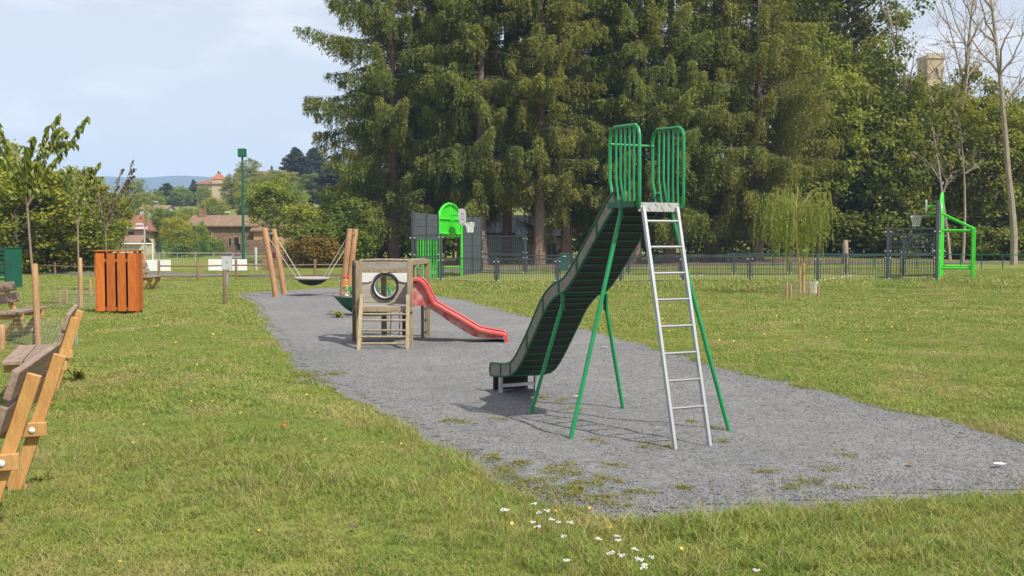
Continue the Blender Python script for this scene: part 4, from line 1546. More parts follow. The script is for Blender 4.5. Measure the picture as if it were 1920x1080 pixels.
sapling('plum_sapling', 'young purple leaved tree rising behind the orange bin', b2, [(0, 0, -0.05), (0.02, 0, 0.9), (0.0, 0, 2.0)], br, 700, LP, False, 3, colr=(1.1, 1.1, 1.1))
b3 = gp(274, 530)
br = fan(_rl, (0.0, 0, 2.2), 5, 0, 0, 0.4, 1.2)
sapling('cherry_sapling', 'thin young tree with few leaves behind the small far bench', b3, [(0, 0, -0.05), (0.0, 0, 1.1), (0.0, 0, 2.2)], br, 110, LF, False, 4)
p = gp(72, 651)
stake(None, 'tree_stake', (p[0], p[1], ghf(*p)), 1.33, 0.048, 'tall round stake tied to the nearest cherry sapling', (-0.03, 0), 'stakes of the young trees')
p = gp(152, 578)
stake(None, 'tree_stake', (p[0], p[1], ghf(*p)), 1.25, 0.05, 'tall round stake of the second cherry sapling', (0.0, 0), 'stakes of the young trees')
p = gp(272, 532)
stake(None, 'tree_stake', (p[0], p[1], ghf(*p)), 1.2, 0.055, 'tall round stake behind the small far bench', (0.0, 0), 'stakes of the young trees')
for px, py, h, rr, lab in [(4, 655, .40, .05, 'short thick stake at the left border under the far picnic bench'), (119, 652, .42, .035, 'short stake right of the nearest sapling, left of a pair'),
                           (124, 656, .38, .04, 'short stake right of the nearest sapling, right of a pair'), (112, 573, .36, .032, 'left short stake before the second sapling'),
                           (125, 573, .40, .034, 'right short stake before the second sapling'), (170, 556, .52, .035, 'short stake close left of the orange bin'), (28, 608, .35, .035, 'short stake behind the far picnic bench')]:
    p = gp(px, py)
    stake(None, 'tree_stake', (p[0], p[1], ghf(*p)), h, rr, lab, group='stakes of the young trees')


# wire netting round the saplings
def netting(name, label, cx, cy, r, h):
    mb = MB()
    n = 30
    z0 = ghf(cx, cy)
    w = 0.0016
    for k in range(8):
        z = 0.02 + h * k / 7
        mb.tube([(r * math.cos(a), r * math.sin(a), z) for a in np.linspace(0, 6.283, n + 1)], w, 3, caps=False)
    for j in range(n * 2):
        a = 6.283 * j / (n * 2)
        b = a + 0.35
        mb.tube([(r * math.cos(a), r * math.sin(a), 0), (r * math.cos((a + b) / 2), r * math.sin((a + b) / 2), h / 2), (r * math.cos(b), r * math.sin(b), h)], w, 3, caps=False)
    o = mb.build(name, 'galv')
    o.location = (cx, cy, z0)
    tag(o, label, 'netting', 'wire netting round the young trees')


netting('wire_netting', 'low wire netting circling the nearest cherry sapling', b0[0] + 0.05, b0[1] + 0.1, 0.55, 0.42)
netting('wire_netting', 'low wire netting circling the second cherry sapling', b1[0] - 0.02, b1[1] + 0.1, 0.6, 0.45)
netting('wire_netting', 'low wire netting circling the young willow', bx, by, 0.5, 0.4)

# ------------------------------------------------------------------ the green slide
TH = R(25)
t = thing('metal_slide', 'tall green metal slide with barred guard rails and a steel ladder on the gravel', 'slide', (1.210, 8.27, 0), TH)
# local frame: x across (right), y down the slide, z up
HW = 0.22
bot = catmull([(0.0, 1.955), (0.20, 1.965), (0.34, 1.93), (0.66, 1.655), (0.98, 1.365), (1.20, 1.20), (1.40, 1.135), (1.62, 0.985), (1.88, 0.70), (2.12, 0.45), (2.30, 0.305), (2.48, 0.245), (2.70, 0.215), (2.93, 0.19)], 6)
topc = catmull([(0.30, 2.08), (0.42, 2.00), (0.68, 1.77), (1.00, 1.48), (1.24, 1.30), (1.45, 1.235), (1.68, 1.09), (1.92, 0.83), (2.14, 0.60), (2.34, 0.42), (2.50, 0.355), (2.70, 0.335), (2.93, 0.315)], 6)
mb = MB()
vs = []
for y, z in bot:
    vs += [(-HW, y, z), (HW, y, z), (-HW, y, z - 0.012), (HW, y, z - 0.012)]
n = len(bot)
fs = []
for i in range(n - 1):
    a, b = 4 * i, 4 * i + 4
    fs += [(a, a + 1, b + 1, b), (a + 2, b + 2, b + 3, a + 3), (a, b, b + 2, a + 2), (a + 1, a + 3, b + 3, b + 1)]
fs += [(0, 2, 3, 1), (4 * n - 4, 4 * n - 3, 4 * n - 1, 4 * n - 2)]
mb.add(vs, fs)
mb.build('chute', 'chute_shade', t, smooth=True)
# side plates with rims
for sg in (-1, 1):
    yb = np.linspace(0.33, 2.93, 60)
    zb = np.interp(yb, bot[:, 0], bot[:, 1])
    zt = np.interp(yb, topc[:, 0], topc[:, 1])
    zt = np.maximum(zt, zb + 0.03)
    mb = MB()
    vs = []
    for y, z0, z1 in zip(yb, zb, zt):
        for x in (HW + 0.002, HW + 0.009):
            vs += [(sg * x, y, z0 - 0.005), (sg * x, y, z1)]
    m = len(yb)
    fs = []
    for i in range(m - 1):
        a, b = 4 * i, 4 * i + 4
        fs += [(a, b, b + 1, a + 1), (a + 2, a + 3, b + 3, b + 2), (a + 1, b + 1, b + 3, a + 3), (a, a + 2, b + 2, b)]
    mb.add(vs, fs)
    sp = mb.build('side_plate', 'side_plate', t)
    mb = MB()
    mb.tube([(sg * (HW + 0.006), y, z + 0.006) for y, z in zip(yb, zt)], 0.013, 6)
    mb.build('top_rim', 'green_dark', sp, smooth=True)
    mb = MB()
    mb.tube([(sg * (HW + 0.006), y, z - 0.008) for y, z in zip(yb[::2], zb[::2])] + [(sg * (HW + 0.006), yb[-1], zb[-1] - 0.008)], 0.012, 6)
    mb.build('bottom_rim', 'green_dark', sp, smooth=True)
    for y in (0.62, 0.98, 1.33, 1.66, 2.02, 2.42, 2.66):
        z0, z1 = np.interp(y, yb, zb), np.interp(y, yb, zt)
        mb = MB()
        mb.box((sg * (HW + 0.013), y, (z0 + z1) / 2), (0.008, 0.022, z1 - z0))
        mb.build('cleat', 'green_dark', sp)
    mb = MB()
    mb.tube([(sg * (HW + 0.006), 2.93, 0.18), (sg * (HW + 0.006), 2.95, 0.25), (sg * (HW + 0.006), 2.93, 0.318)], 0.012, 6)
    mb.build('end_rim', 'green_dark', sp, smooth=True)
# ribs under the chute
arc = np.concatenate([[0], np.cumsum(np.hypot(np.diff(bot[:, 0]), np.diff(bot[:, 1])))])
rib0 = None
for s_ in np.arange(0.42, arc[-1] - 0.1, 0.108):
    y, z = np.interp(s_, arc, bot[:, 0]), np.interp(s_, arc, bot[:, 1])
    y2, z2 = np.interp(s_ + 0.02, arc, bot[:, 0]), np.interp(s_ + 0.02, arc, bot[:, 1])
    if rib0 is None:
        mb = MB()
        mb.box((0, 0, 0), (2 * HW + 0.01, 0.009, 0.012))
        rib0 = mb.build('rib', 'green_dark', t)
        o = rib0
    else:
        o = share('rib', rib0, t)
    o.location = (0, y, z - 0.019)
    o.rotation_euler = (math.atan2(z2 - z, y2 - y), 0, 0)
# run-out: dark end piece under the chute, steel feet
mb = MB()
mb.box((0, 2.90, 0.10), (2 * HW - 0.03, 0.03, 0.15))
mb.build('end_plate', 'chute_shade', t)
for sg in (-1, 1):
    mb = MB()
    mb.box((sg * (HW - 0.01), 2.70, 0.085), (0.035, 0.035, 0.21))
    mb.build('end_foot', 'galv', t)
mb = MB()
mb.box((0, 2.70, 0.10), (2 * HW - 0.05, 0.025, 0.035))
mb.build('end_crossbar', 'galv', t)
# platform of tread plate
mb = MB()
mb.box((0, 0.10, 1.955), (0.40, 0.24, 0.012))
mb.box((0, -0.018, 1.93), (0.40, 0.012, 0.075))
pf = mb.build('platform', 'galv_plate', t)
for i in range(6):
    for j in range(2):
        mb = MB()
        c0 = (-0.165 + 0.066 * i, -0.026, 1.913 + 0.034 * j)
        mb.box(c0, (0.040, 0.004, 0.006), rot=Matrix.Rotation(R(45 if (i + j) % 2 else -45), 3, 'Y'))
        mb.build('tread_bar', 'galv', pf)
# guards
for sg in (-1, 1):
    X = sg * (HW - 0.005)
    g0, g1, zt, zl = -0.045, 0.42, 2.60, 1.93
    loop = [(X - sg * 0.02, g0 + 0.03, zl - 0.01), (X, g0 - 0.005, zl + 0.03), (X, g0 - 0.008, zl + 0.10), (X, g0 - 0.004, zt - 0.09), (X, g0 + 0.015, zt - 0.03), (X, g0 + 0.06, zt), (X, g1 - 0.07, zt + 0.012), (X, g1 - 0.02, zt - 0.02), (X, g1, zt - 0.09), (X, g1, 2.17), (X, g1 - 0.04, 2.06), (X, g1 - 0.06, 1.98)]
    mb = MB()
    mb.tube(loop, 0.0145, 8)
    g = mb.build('guard_rail', 'green_paint', t, smooth=True)
    for i, y in enumerate((0.035, 0.105, 0.175, 0.245, 0.318)):
        mb = MB()
        if i >= 3:
            mb.tube([(X, y, zt), (X, y, 2.17), (X, y - 0.035, 2.03), (X, y - 0.05, np.interp(y - 0.05, bot[:, 0], bot[:, 1]))], 0.0095, 6)
        else:
            mb.tube([(X, y, zt), (X, y, 2.12), (X, y - 0.01, 1.96)], 0.0095, 6)
        mb.build('bar', 'green_paint', g, smooth=True)
    mb = MB()
    mb.box((sg * (HW + 0.012), 0.20, 1.955), (0.02, 0.42, 0.05))
    mb.build('platform_rail', 'green_dark', t)
mb = MB()
mb.tube([(-HW, 0.41, 2.475), (HW, 0.41, 2.475)], 0.011, 8)
mb.build('crossbar', 'green_paint', t, smooth=True)
# legs
for (tx, ty, sx, sy, sz) in ((-0.72, 0.20, -0.235, 0.20, 1.90), (0.70, -0.08, 0.235, 0.16, 1.90), (-0.46, 1.48, -0.235, 1.24, 1.06), (0.48, 1.31, 0.235, 1.25, 1.05)):
    mb = MB()
    mb.tube([(tx, ty, -0.03), (sx, sy, sz)], 0.0185, 10)
    lg = mb.build('leg', 'green_paint', t, smooth=True)
    mb = MB()
    mb.box((sx, sy, sz + 0.02), (0.022, 0.055, 0.16))
    mb.build('bracket', 'green_dark', lg, bevel=0.004)
# ladder
LW = 0.165
fy, ty_, tz = -0.525, -0.03, 1.93
for sg in (-1, 1):
    mb = MB()
    mb.beam((sg * LW, fy, -0.02), (sg * LW, ty_, tz), 0.026, 0.038, up=(0, 1, 0))
    mb.build('ladder_rail', 'galv', t, bevel=0.004)
for k in range(8):
    f = (k + 1.55) / 9.1
    y, z = fy + (ty_ - fy) * f, tz * f
    if k == 0:
        mb = MB()
        mb.tube([(-LW + 0.01, 0, 0), (LW - 0.01, 0, 0)], 0.0115, 8)
        o = r0 = mb.build('rung', 'rung_steel', t, smooth=True)
    else:
        o = share('rung', r0, t)
    o.location = (0, y, z)

# ------------------------------------------------------------------ wooden play tower with the red slide
OX, OY = -2.0, 16.2
t = thing('play_tower', 'weathered wooden play tower with a round tunnel window and a red plastic slide', 'play tower', (OX, OY, 0))
posts = {'fl': (-0.40, -0.60), 'fr': (0.40, -0.60), 'bl': (-0.56, 0.02), 'br': (0.56, 0.72), 'ml': (-0.19, 0.80), 'mr': (0.20, 0.50)}
for k, (x, y) in posts.items():
    mb = MB()
    hh = 1.34 if k in ('fl', 'fr', 'bl', 'br') else 1.30
    mb.box((x, y, hh / 2 - 0.02), (0.085, 0.085, hh + 0.04))
    mb.build('post', 'wood_dark' if k in ('mr', 'bl') else 'wood_olive', t, bevel=0.006)
for i in range(7):                                      # deck boards, side by side
    mb = MB()
    mb.box((-0.03, -0.56 + 0.137 * i, 0.605), (0.86, 0.128, 0.035))
    mb.build('deck_board', 'wood_board', t, bevel=0.004)
mb = MB()
mb.box((-0.0, -0.655, 0.575), (0.90, 0.03, 0.06))
mb.build('deck_edge', 'wood_olive', t, bevel=0.004)
# back panel with the round window
PY, cx, cz, rr = 0.38, -0.11, 0.888, 0.205
px0, px1, pz0, pz1 = -0.505, 0.315, 0.625, 1.125
mb = MB()
NN = 40
ring, rect = [], []
for i in range(NN):
    a = 2 * math.pi * i / NN
    ca, sa = math.cos(a), math.sin(a)
    ring.append((cx + rr * ca, cz + rr * sa))
    tx = ((px1 - cx) / ca if ca > 1e-6 else (px0 - cx) / ca if ca < -1e-6 else 1e9)
    tz = ((pz1 - cz) / sa if sa > 1e-6 else (pz0 - cz) / sa if sa < -1e-6 else 1e9)
    q = min(tx, tz)
    rect.append((cx + ca * q, cz + sa * q))
vs = []
for y in (PY, PY + 0.025):
    vs += [(x, y, z) for x, z in ring] + [(x, y, z) for x, z in rect]
fs = []
for i in range(NN):
    j = (i + 1) % NN
    fs += [(i, j, NN + j, NN + i), (2 * NN + j, 2 * NN + i, 3 * NN + i, 3 * NN + j), (NN + i, NN + j, 3 * NN + j, 3 * NN + i), (j, i, 2 * NN + i, 2 * NN + j)]
mb.add(vs, fs)
mb.build('window_panel', 'board_light', t)
mb = MB()
rx90 = Matrix.Rotation(R(-90), 3, 'X')
mb.lathe([(rr - 0.018, -0.02), (rr + 0.016, -0.02), (rr + 0.016, 0.02), (rr - 0.018, 0.02), (rr - 0.018, -0.02)], 40, (cx, PY - 0.012, cz), rx90)
mb.build('window_ring', 'black_plastic', t, smooth=True)
mb = MB()
mb.lathe([(rr - 0.020, 0.0), (rr - 0.020, 0.40), (rr - 0.008, 0.40), (rr - 0.008, 0.0), (rr - 0.020, 0.0)], 40, (cx, PY - 0.01, cz), rx90)
mb.build('tunnel', 'white_plastic', t, smooth=True)
# white arched board above the window
prof = [(px0, 0.965), (px0, 1.125), (px1 - 0.02, 1.125), (px1 - 0.02, 0.965), (0.195, 0.965)]
prof += [(cx + 0.245 * math.cos(a), cz + 0.245 * math.sin(a)) for a in np.linspace(R(24), R(156), 18)]
prof += [(-0.40, 0.965)]
mb = MB()
mb.prism(prof, lambda a, b, d: (a, d, b), PY - 0.022, PY - 0.002)
mb.build('arched_board', 'board_white', t)
for z0, z1, mt in ((1.13, 1.18, 'wood_olive'), (1.185, 1.305, 'wood_board')):
    mb = MB()
    mb.box(((px0 + px1) / 2, PY + 0.012, (z0 + z1) / 2), (px1 - px0 - 0.01, 0.045, z1 - z0))
    mb.build('rail' if z0 < 1.15 else 'board', mt, t, bevel=0.004)
# left wall boards between front left and back left
for i in range(4):
    f = (i + 0.5) / 4
    x, y = -0.40 + (-0.56 + 0.40) * f, -0.60 + 0.62 * f
    ang = math.atan2(0.62, -0.16)
    mb = MB()
    mb.box((x, y, 0.30), (0.14, 0.022, 0.58), rz=ang)
    mb.build('lower_board', 'wood_dark', t, bevel=0.003)
    mb = MB()
    mb.box((x, y, 0.94), (0.14, 0.022, 0.56), rz=ang)
    mb.build('side_board', 'board_white' if i in (1,) else 'wood_board', t, bevel=0.003)
mb = MB()
mb.beam((-0.40, -0.60, 1.29), (-0.56, 0.02, 1.29), 0.04, 0.06)
mb.build('rail', 'wood_olive', t)
mb = MB()
mb.beam((-0.56, 0.02, 1.28), (-0.505, PY, 1.28), 0.04, 0.06)
mb.build('rail', 'wood_olive', t)
# right side: short boards beside the slide mouth, rail and two slim bars
for i in range(3):
    mb = MB()
    mb.box((0.335 + 0.012 * i, 0.30 - 0.15 * i, 0.86), (0.022, 0.135, 0.48))
    mb.build('side_board', 'wood_olive' if i == 1 else 'wood_dark', t, bevel=0.003)
mb = MB()
mb.beam((0.40, -0.60, 1.31), (0.56, 0.72, 1.31), 0.05, 0.075)
mb.build('rail', 'wood_olive', t)
for f in (0.3, 0.62):
    mb = MB()
    mb.box((0.40 + 0.16 * f, -0.60 + 1.32 * f, 1.13), (0.028, 0.028, 0.32))
    mb.build('bar', 'wood_olive', t)
mb = MB()
mb.beam((0.29, PY, 1.285), (0.56, 0.72, 1.285), 0.04, 0.06)
mb.build('rail', 'wood_board', t)
mb = MB()                                                  # worn top log at the back
mb.tube([(-0.56, 0.50, 1.325), (-0.2, 0.52, 1.335), (0.2, 0.52, 1.33), (0.54, 0.70, 1.335)], 0.022, 8)
mb.build('top_log', 'wood_olive', t, smooth=True)
# ladder up the front
for sg, fx, tx in ((-1, -0.185, -0.345), (1, 0.545, 0.375)):
    mb = MB()
    mb.beam((tx - 0.0 + (0.0 if sg > 0 else 0.0) + (0.055 if sg > 0 else 0.045), -1.30, -0.02), (tx, -0.67, 0.80), 0.055, 0.075, up=(0, 1, 0))
    mb.build('ladder_rail', 'wood_olive', t, bevel=0.005)
for k, z in enumerate((0.105, 0.200, 0.290, 0.435, 0.525)):
    f = z / 0.80
    y = -1.30 + 0.63 * f
    xl, xr = -0.30 - 0.045 * f, 0.43 - 0.055 * f
    mb = MB()
    mb.tube([(xl + 0.01, y, z), (xr - 0.01, y, z)], 0.017, 8)
    mb.build('rung', 'wood_olive', t, smooth=True)
# rope net under the deck
mb = MB()
for x in (-0.05, 0.10):
    mb.tube([(x, 0.55, 0.58), (x + 0.01, 0.55, 0.3), (x - 0.01, 0.55, 0.02)], 0.008, 5)
for z in (0.16, 0.34, 0.50):
    mb.tube([(-0.19, 0.6, z), (0.0, 0.55, z - 0.02), (0.2, 0.5, z)], 0.008, 5)
mb.build('rope_net', 'rope_black', t, smooth=True)
# side ladder of rope rungs at the right
mb = MB()
mb.box((0.50, 0.45, 0.30), (0.05, 0.05, 0.62))
mb.build('post', 'wood_olive', t, bevel=0.004)
for z in (0.12, 0.33, 0.52):
    mb = MB()
    mb.tube([(0.50, 0.45, z + 0.02), (0.54, 0.58, z - 0.02), (0.56, 0.70, z + 0.02)], 0.010, 6)
    mb.build('rope_rung', 'rope_black', t, smooth=True)
# red slide: a channel with rolled edges
top = catmull([(0.38, 1.045), (0.50, 1.045), (0.56, 1.01), (0.64, 0.90), (0.745, 0.680), (0.84, 0.615), (1.10, 0.465), (1.36, 0.312), (1.50, 0.236), (1.80, 0.178), (1.885, 0.155), (1.915, 0.10), (1.915, 0.005)], 5)
bed = catmull([(0.38, 0.625), (0.555, 0.625), (0.73, 0.545), (1.00, 0.36), (1.26, 0.195), (1.46, 0.112), (1.76, 0.098), (1.86, 0.090)], 5)
half = 0.20
bx_ = np.linspace(0.38, 1.86, 50)
zb = np.interp(bx_, bed[:, 0], bed[:, 1])
ztp = np.interp(bx_, top[:, 0], top[:, 1])
for sg, nm in ((-1, 'slide_wall'), (1, 'slide_wall')):
    mb = MB()
    vs, fs = [], []
    for x, z0, z1 in zip(bx_, zb, ztp):
        for yy in (half, half + 0.018):
            vs += [(x, sg * yy, z0 - 0.01), (x, sg * yy, z1 - 0.01)]
    for i in range(len(bx_) - 1):
        a, b = 4 * i, 4 * i + 4
        fs += [(a, b, b + 1, a + 1), (a + 2, a + 3, b + 3, b + 2), (a, a + 2, b + 2, b), (a + 1, b + 1, b + 3, a + 3)]
    mb.add(vs, fs)
    mb.build(nm, 'red_worn', t)
    mb = MB()
    P = [(x, sg * (half + 0.022), z) for x, z in top]
    vs, fs = [], []
    for i, (x, y, z) in enumerate(P):
        dx = top[min(i + 1, len(top) - 1)] - top[max(i - 1, 0)]
        dx = dx / np.linalg.norm(dx)
        nx, nz = -dx[1], dx[0]
        th = 0.038
        for (oy, on) in ((-0.030, 0.0), (-0.022, 0.014), (0.040, 0.014), (0.056, -0.004), (0.056, -th), (0.046, -th)):
            vs.append((x + nx * on, y + sg * oy, z + nz * on))
    for i in range(len(P) - 1):
        for j in range(6):
            fs.append((i * 6 + j, i * 6 + (j + 1) % 6, (i + 1) * 6 + (j + 1) % 6, (i + 1) * 6 + j))
    fs += [tuple(range(5, -1, -1)), tuple((len(P) - 1) * 6 + j for j in range(6))]
    mb.add(vs, fs)
    mb.build('slide_edge', 'red_plastic', t, smooth=True)
mb = MB()
vs, fs = [], []
for x, z in zip(bx_, zb):
    vs += [(x, -half, z), (x, half, z), (x, half, z - 0.014), (x, -half, z - 0.014)]
for i in range(len(bx_) - 1):
    for j in range(4):
        fs.append((4 * i + j, 4 * i + (j + 1) % 4, 4 * i + 4 + (j + 1) % 4, 4 * i + 4 + j))
mb.add(vs, fs)
mb.box((1.895, 0, 0.075), (0.03, 2 * half, 0.15))
mb.build('slide_bed', 'red_plastic', t, smooth=True)

# ------------------------------------------------------------------ toy boat behind the tower
bp = gp(692, 594)
t = thing('toy_boat', 'green play boat with a wooden gunwale and green bars behind the play tower', 'toy boat', (bp[0], bp[1] + 0.2, 0.0))
L2 = 0.80
mb = MB()
vs, fs = [], []
ns = 15
for i in range(ns):
    f = i / (ns - 1)
    x = -L2 + 2 * L2 * f
    e = abs(2 * f - 1)
    wid = 0.36 * (1 - e ** 2.6) + 0.02
    keel = 0.03 + 0.22 * e ** 3
    xs = x
    for (ay, az) in ((-1, 0.43), (-0.93, 0.28), (-0.62, 0.12), (0, 0.0), (0.62, 0.12), (0.93, 0.28), (1, 0.43)):
        sh = (az / 0.43)
        vs.append((xs * (0.80 + 0.20 * sh), ay * wid, keel + (0.43 - keel) * sh))
for i in range(ns - 1):
    for j in range(6):
        fs.append((i * 7 + j, i * 7 + j + 1, (i + 1) * 7 + j + 1, (i + 1) * 7 + j))
fs += [tuple(range(7)), tuple((ns - 1) * 7 + j for j in range(6, -1, -1))]
mb.add(vs, fs)
mb.build('hull', 'boat_green', t, smooth=True)
for sg in (-1, 1):
    mb = MB()
    P = []
    for i in range(ns):
        f = i / (ns - 1)
        e = abs(2 * f - 1)
        P.append((-L2 + 2 * L2 * f, sg * (0.36 * (1 - e ** 2.6) + 0.03), 0.445))
    for a, b in zip(P[:-1], P[1:]):
        mb.beam(a, b, 0.06, 0.035)
    mb.build('gunwale', 'wood_board', t)
mb = MB()
mb.prism([(-L2 * .86, -0.05), (-0.4, -0.30), (0.4, -0.30), (L2 * .86, -0.05), (L2 * .86, 0.05), (0.4, 0.30), (-0.4, 0.30), (-L2 * .86, 0.05)], lambda a, b, d: (a, b, d), 0.37, 0.40)
mb.build('deck', 'wood_board', t)
for x in (-0.42, 0.42):
    mb = MB()
    mb.tube([(x, 0, 0.40), (x, 0, 0.66)], 0.022, 8)
    mb.build('bar_post', 'green_paint', t, smooth=True)
for y in (-0.06, 0.06):
    mb = MB()
    mb.tube([(-0.62, y, 0.60 + y * 0.3), (0.45, y, 0.60 + y * 0.3)], 0.018, 8)
    mb.build('hand_bar', 'green_paint', t, smooth=True)
mb = MB()
mb.tube([(-0.52, 0, 0.40), (-0.52, 0, 0.56)], 0.035, 10)
fg = mb.build('figure_base', 'steel_white', t, smooth=True)
for z, mt, w in ((0.60, 'orange', .042), (0.665, 'yellow', .038), (0.73, 'orange', .042), (0.79, 'yellow', .035)):
    mb = MB()
    mb.box((-0.52, 0, z), (w * 1.5, 0.06, 0.06))
    mb.build('figure_block', mt, t, bevel=0.015)
for sg in (-1, 1):
    mb = MB()
    mb.lathe([(0.002, -0.035), (0.02, -0.025), (0.028, 0.0), (0.02, 0.03), (0.002, 0.045)], 10, (-0.53 + sg * 0.04, 0, 0.85))
    mb.build('figure_head', 'red', t, smooth=True)

# dandelion clump beside the boat
def weed_clump(label, x, y, n, L):
    rng = np.random.default_rng(int(abs(x * 100)))
    Q = []
    for i in range(n):
        a = rng.uniform(0, 6.28)
        d = np.array([math.cos(a), math.sin(a), 0])
        s = np.array([-d[1], d[0], 0])
        l = L * rng.uniform(.6, 1.2)
        p0, p1, p2 = np.zeros(3), d * l * .5 + UP * l * rng.uniform(.35, .7), d * l + UP * l * rng.uniform(.1, .5)
        w = l * .16
        Q += [[p0 - s * w * .3, p0 + s * w * .3, p1 + s * w, p1 - s * w], [p1 - s * w, p1 + s * w, p2 + s * w * .1, p2 - s * w * .1]]
    o = mobj('weed_clump', quad_mesh('weed_clump', np.array(Q), rng.uniform(0, .4, len(Q)), 'weed'))
    o.location = (x, y, ghf(x, y) + .004)
    tag(o, label, 'weed', 'leafy weed clumps')


p = gp(634, 596)
weed_clump('leafy weed clump growing beside the bow of the green boat', p[0], p[1] - .1, 16, .24)
p = gp(130, 718)
weed_clump('leafy weed clump at the foot of the second bench', p[0] + .1, p[1], 18, .26)
p = gp(45, 905)
weed_clump('leafy weed clump at the foot of the nearest bench', p[0] + .12, p[1], 22, .09)

# ------------------------------------------------------------------ nest swing
t = thing('nest_swing', 'nest swing with four leaning log posts and a round basket on pale ropes', 'swing', (-5.95, 29.85, 0))
tops = []
for X0, X1, sgn in ((-6.94, -7.27, -1), (-5.02, -4.76, 1)):
    for Y in (29.3, 30.4):
        a = Vector((X0 + 5.95, Y - 29.85, -0.02))
        b = Vector((X1 + 5.95, Y - 29.85, 2.02))
        mb = MB()
        mb.tube([a, a.lerp(b, .5), a.lerp(b, .985), b], [0.088, 0.085, 0.082, 0.07], 12)
        po = mb.build('post', 'wood_pole', t, smooth=True)
        mb = MB()
        for q in (-1, 1):
            mb.box(a.lerp(b, 0.13) + Vector((q * 0.086, 0, 0)), (0.012, 0.07, 0.52))
        mb.build('steel_shoe', 'galv', po)
        tops.append(a.lerp(b, 0.93))
    mb = MB()
    mb.tube([tops[-2], tops[-1]], 0.022, 8)
    mb.build('tie_bar', 'galv', t, smooth=True)
bc = Vector((-6.0 + 5.95, 0, 0.535))
mb = MB()
mb.lathe([(0.50 + 0.045 * math.cos(a), 0.04 * math.sin(a)) for a in np.linspace(0, 6.283, 11)], 32, bc)
mb.build('basket_rim', 'rope_grey', t, smooth=True)
mb = MB()
mb.lathe([(0.49, 0), (0.40, -0.09), (0.26, -0.17), (0.12, -0.21), (0.001, -0.22)], 24, bc)
mb.lathe([(0.47, 0), (0.385, -0.085), (0.25, -0.16), (0.12, -0.20), (0.001, -0.205)], 24, bc)
mb.build('basket_net', 'rope_black', t, smooth=True)
for i, tp in enumerate(tops):
    sx = -1 if i < 2 else 1
    sy = -1 if i % 2 == 0 else 1
    mb = MB()
    mb.tube([tp, bc + Vector((sx * 0.40, sy * 0.30, 0.03))], 0.0125, 6)
    mb.build('rope', 'rope', t, smooth=True)

# ------------------------------------------------------------------ orange slatted bin
bw, bd, bh = 0.88, 0.60, 1.40
c = gp(216, 590)
t = thing('slatted_bin', 'orange stained wooden slatted bin enclosure on the lawn', 'bin', (c[0], c[1] + 0.28, ghf(c[0], c[1])), R(9))
for sx in (-1, 1):
    for sy in (-1, 1):
        mb = MB()
        mb.box((sx * (bw / 2 - 0.04), sy * (bd / 2 - 0.04), bh / 2), (0.06, 0.06, bh))
        mb.build('corner_post', 'wood_orange', t, bevel=0.004)
sl = None
for face in (-1, 1):
    for i in range(4):
        if sl is None:
            mb = MB()
            mb.box((0, 0, 0), (0.182, 0.022, bh - 0.10))
            o = sl = mb.build('slat', 'wood_orange', t, bevel=0.004)
        else:
            o = share('slat', sl, t)
            b = o.modifiers.new('edge', 'BEVEL'); b.width = 0.004; b.segments = 2
        o.location = ((i - 1.5) * 0.226, face * (bd / 2 + 0.002), bh / 2 + 0.01)
for face in (-1, 1):
    for i in range(3):
        o = share('slat', sl, t)
        o.location = (face * (bw / 2 + 0.003), (i - 1) * 0.205, bh / 2 + 0.01)
        o.rotation_euler = (0, 0, R(90))
for z in (0.12, bh - 0.2):
    for face in (-1, 1):
        mb = MB()
        mb.box((0, face * (bd / 2 - 0.022), z), (bw - 0.14, 0.022, 0.07))
        mb.build('inner_rail', 'wood_orange', t)
mb = MB()
mb.box((0, 0, bh + 0.012), (bw + 0.06, bd + 0.08, 0.032))
mb.build('lid', 'wood_orange', t, bevel=0.006)
mb = MB()
mb.lathe([(0.001, 0.06), (0.20, 0.06), (0.235, 1.12), (0.245, 1.15), (0.225, 1.15), (0.19, 0.10), (0.001, 0.10)], 20)
mb.build('liner', 'black_plastic', t, smooth=True)


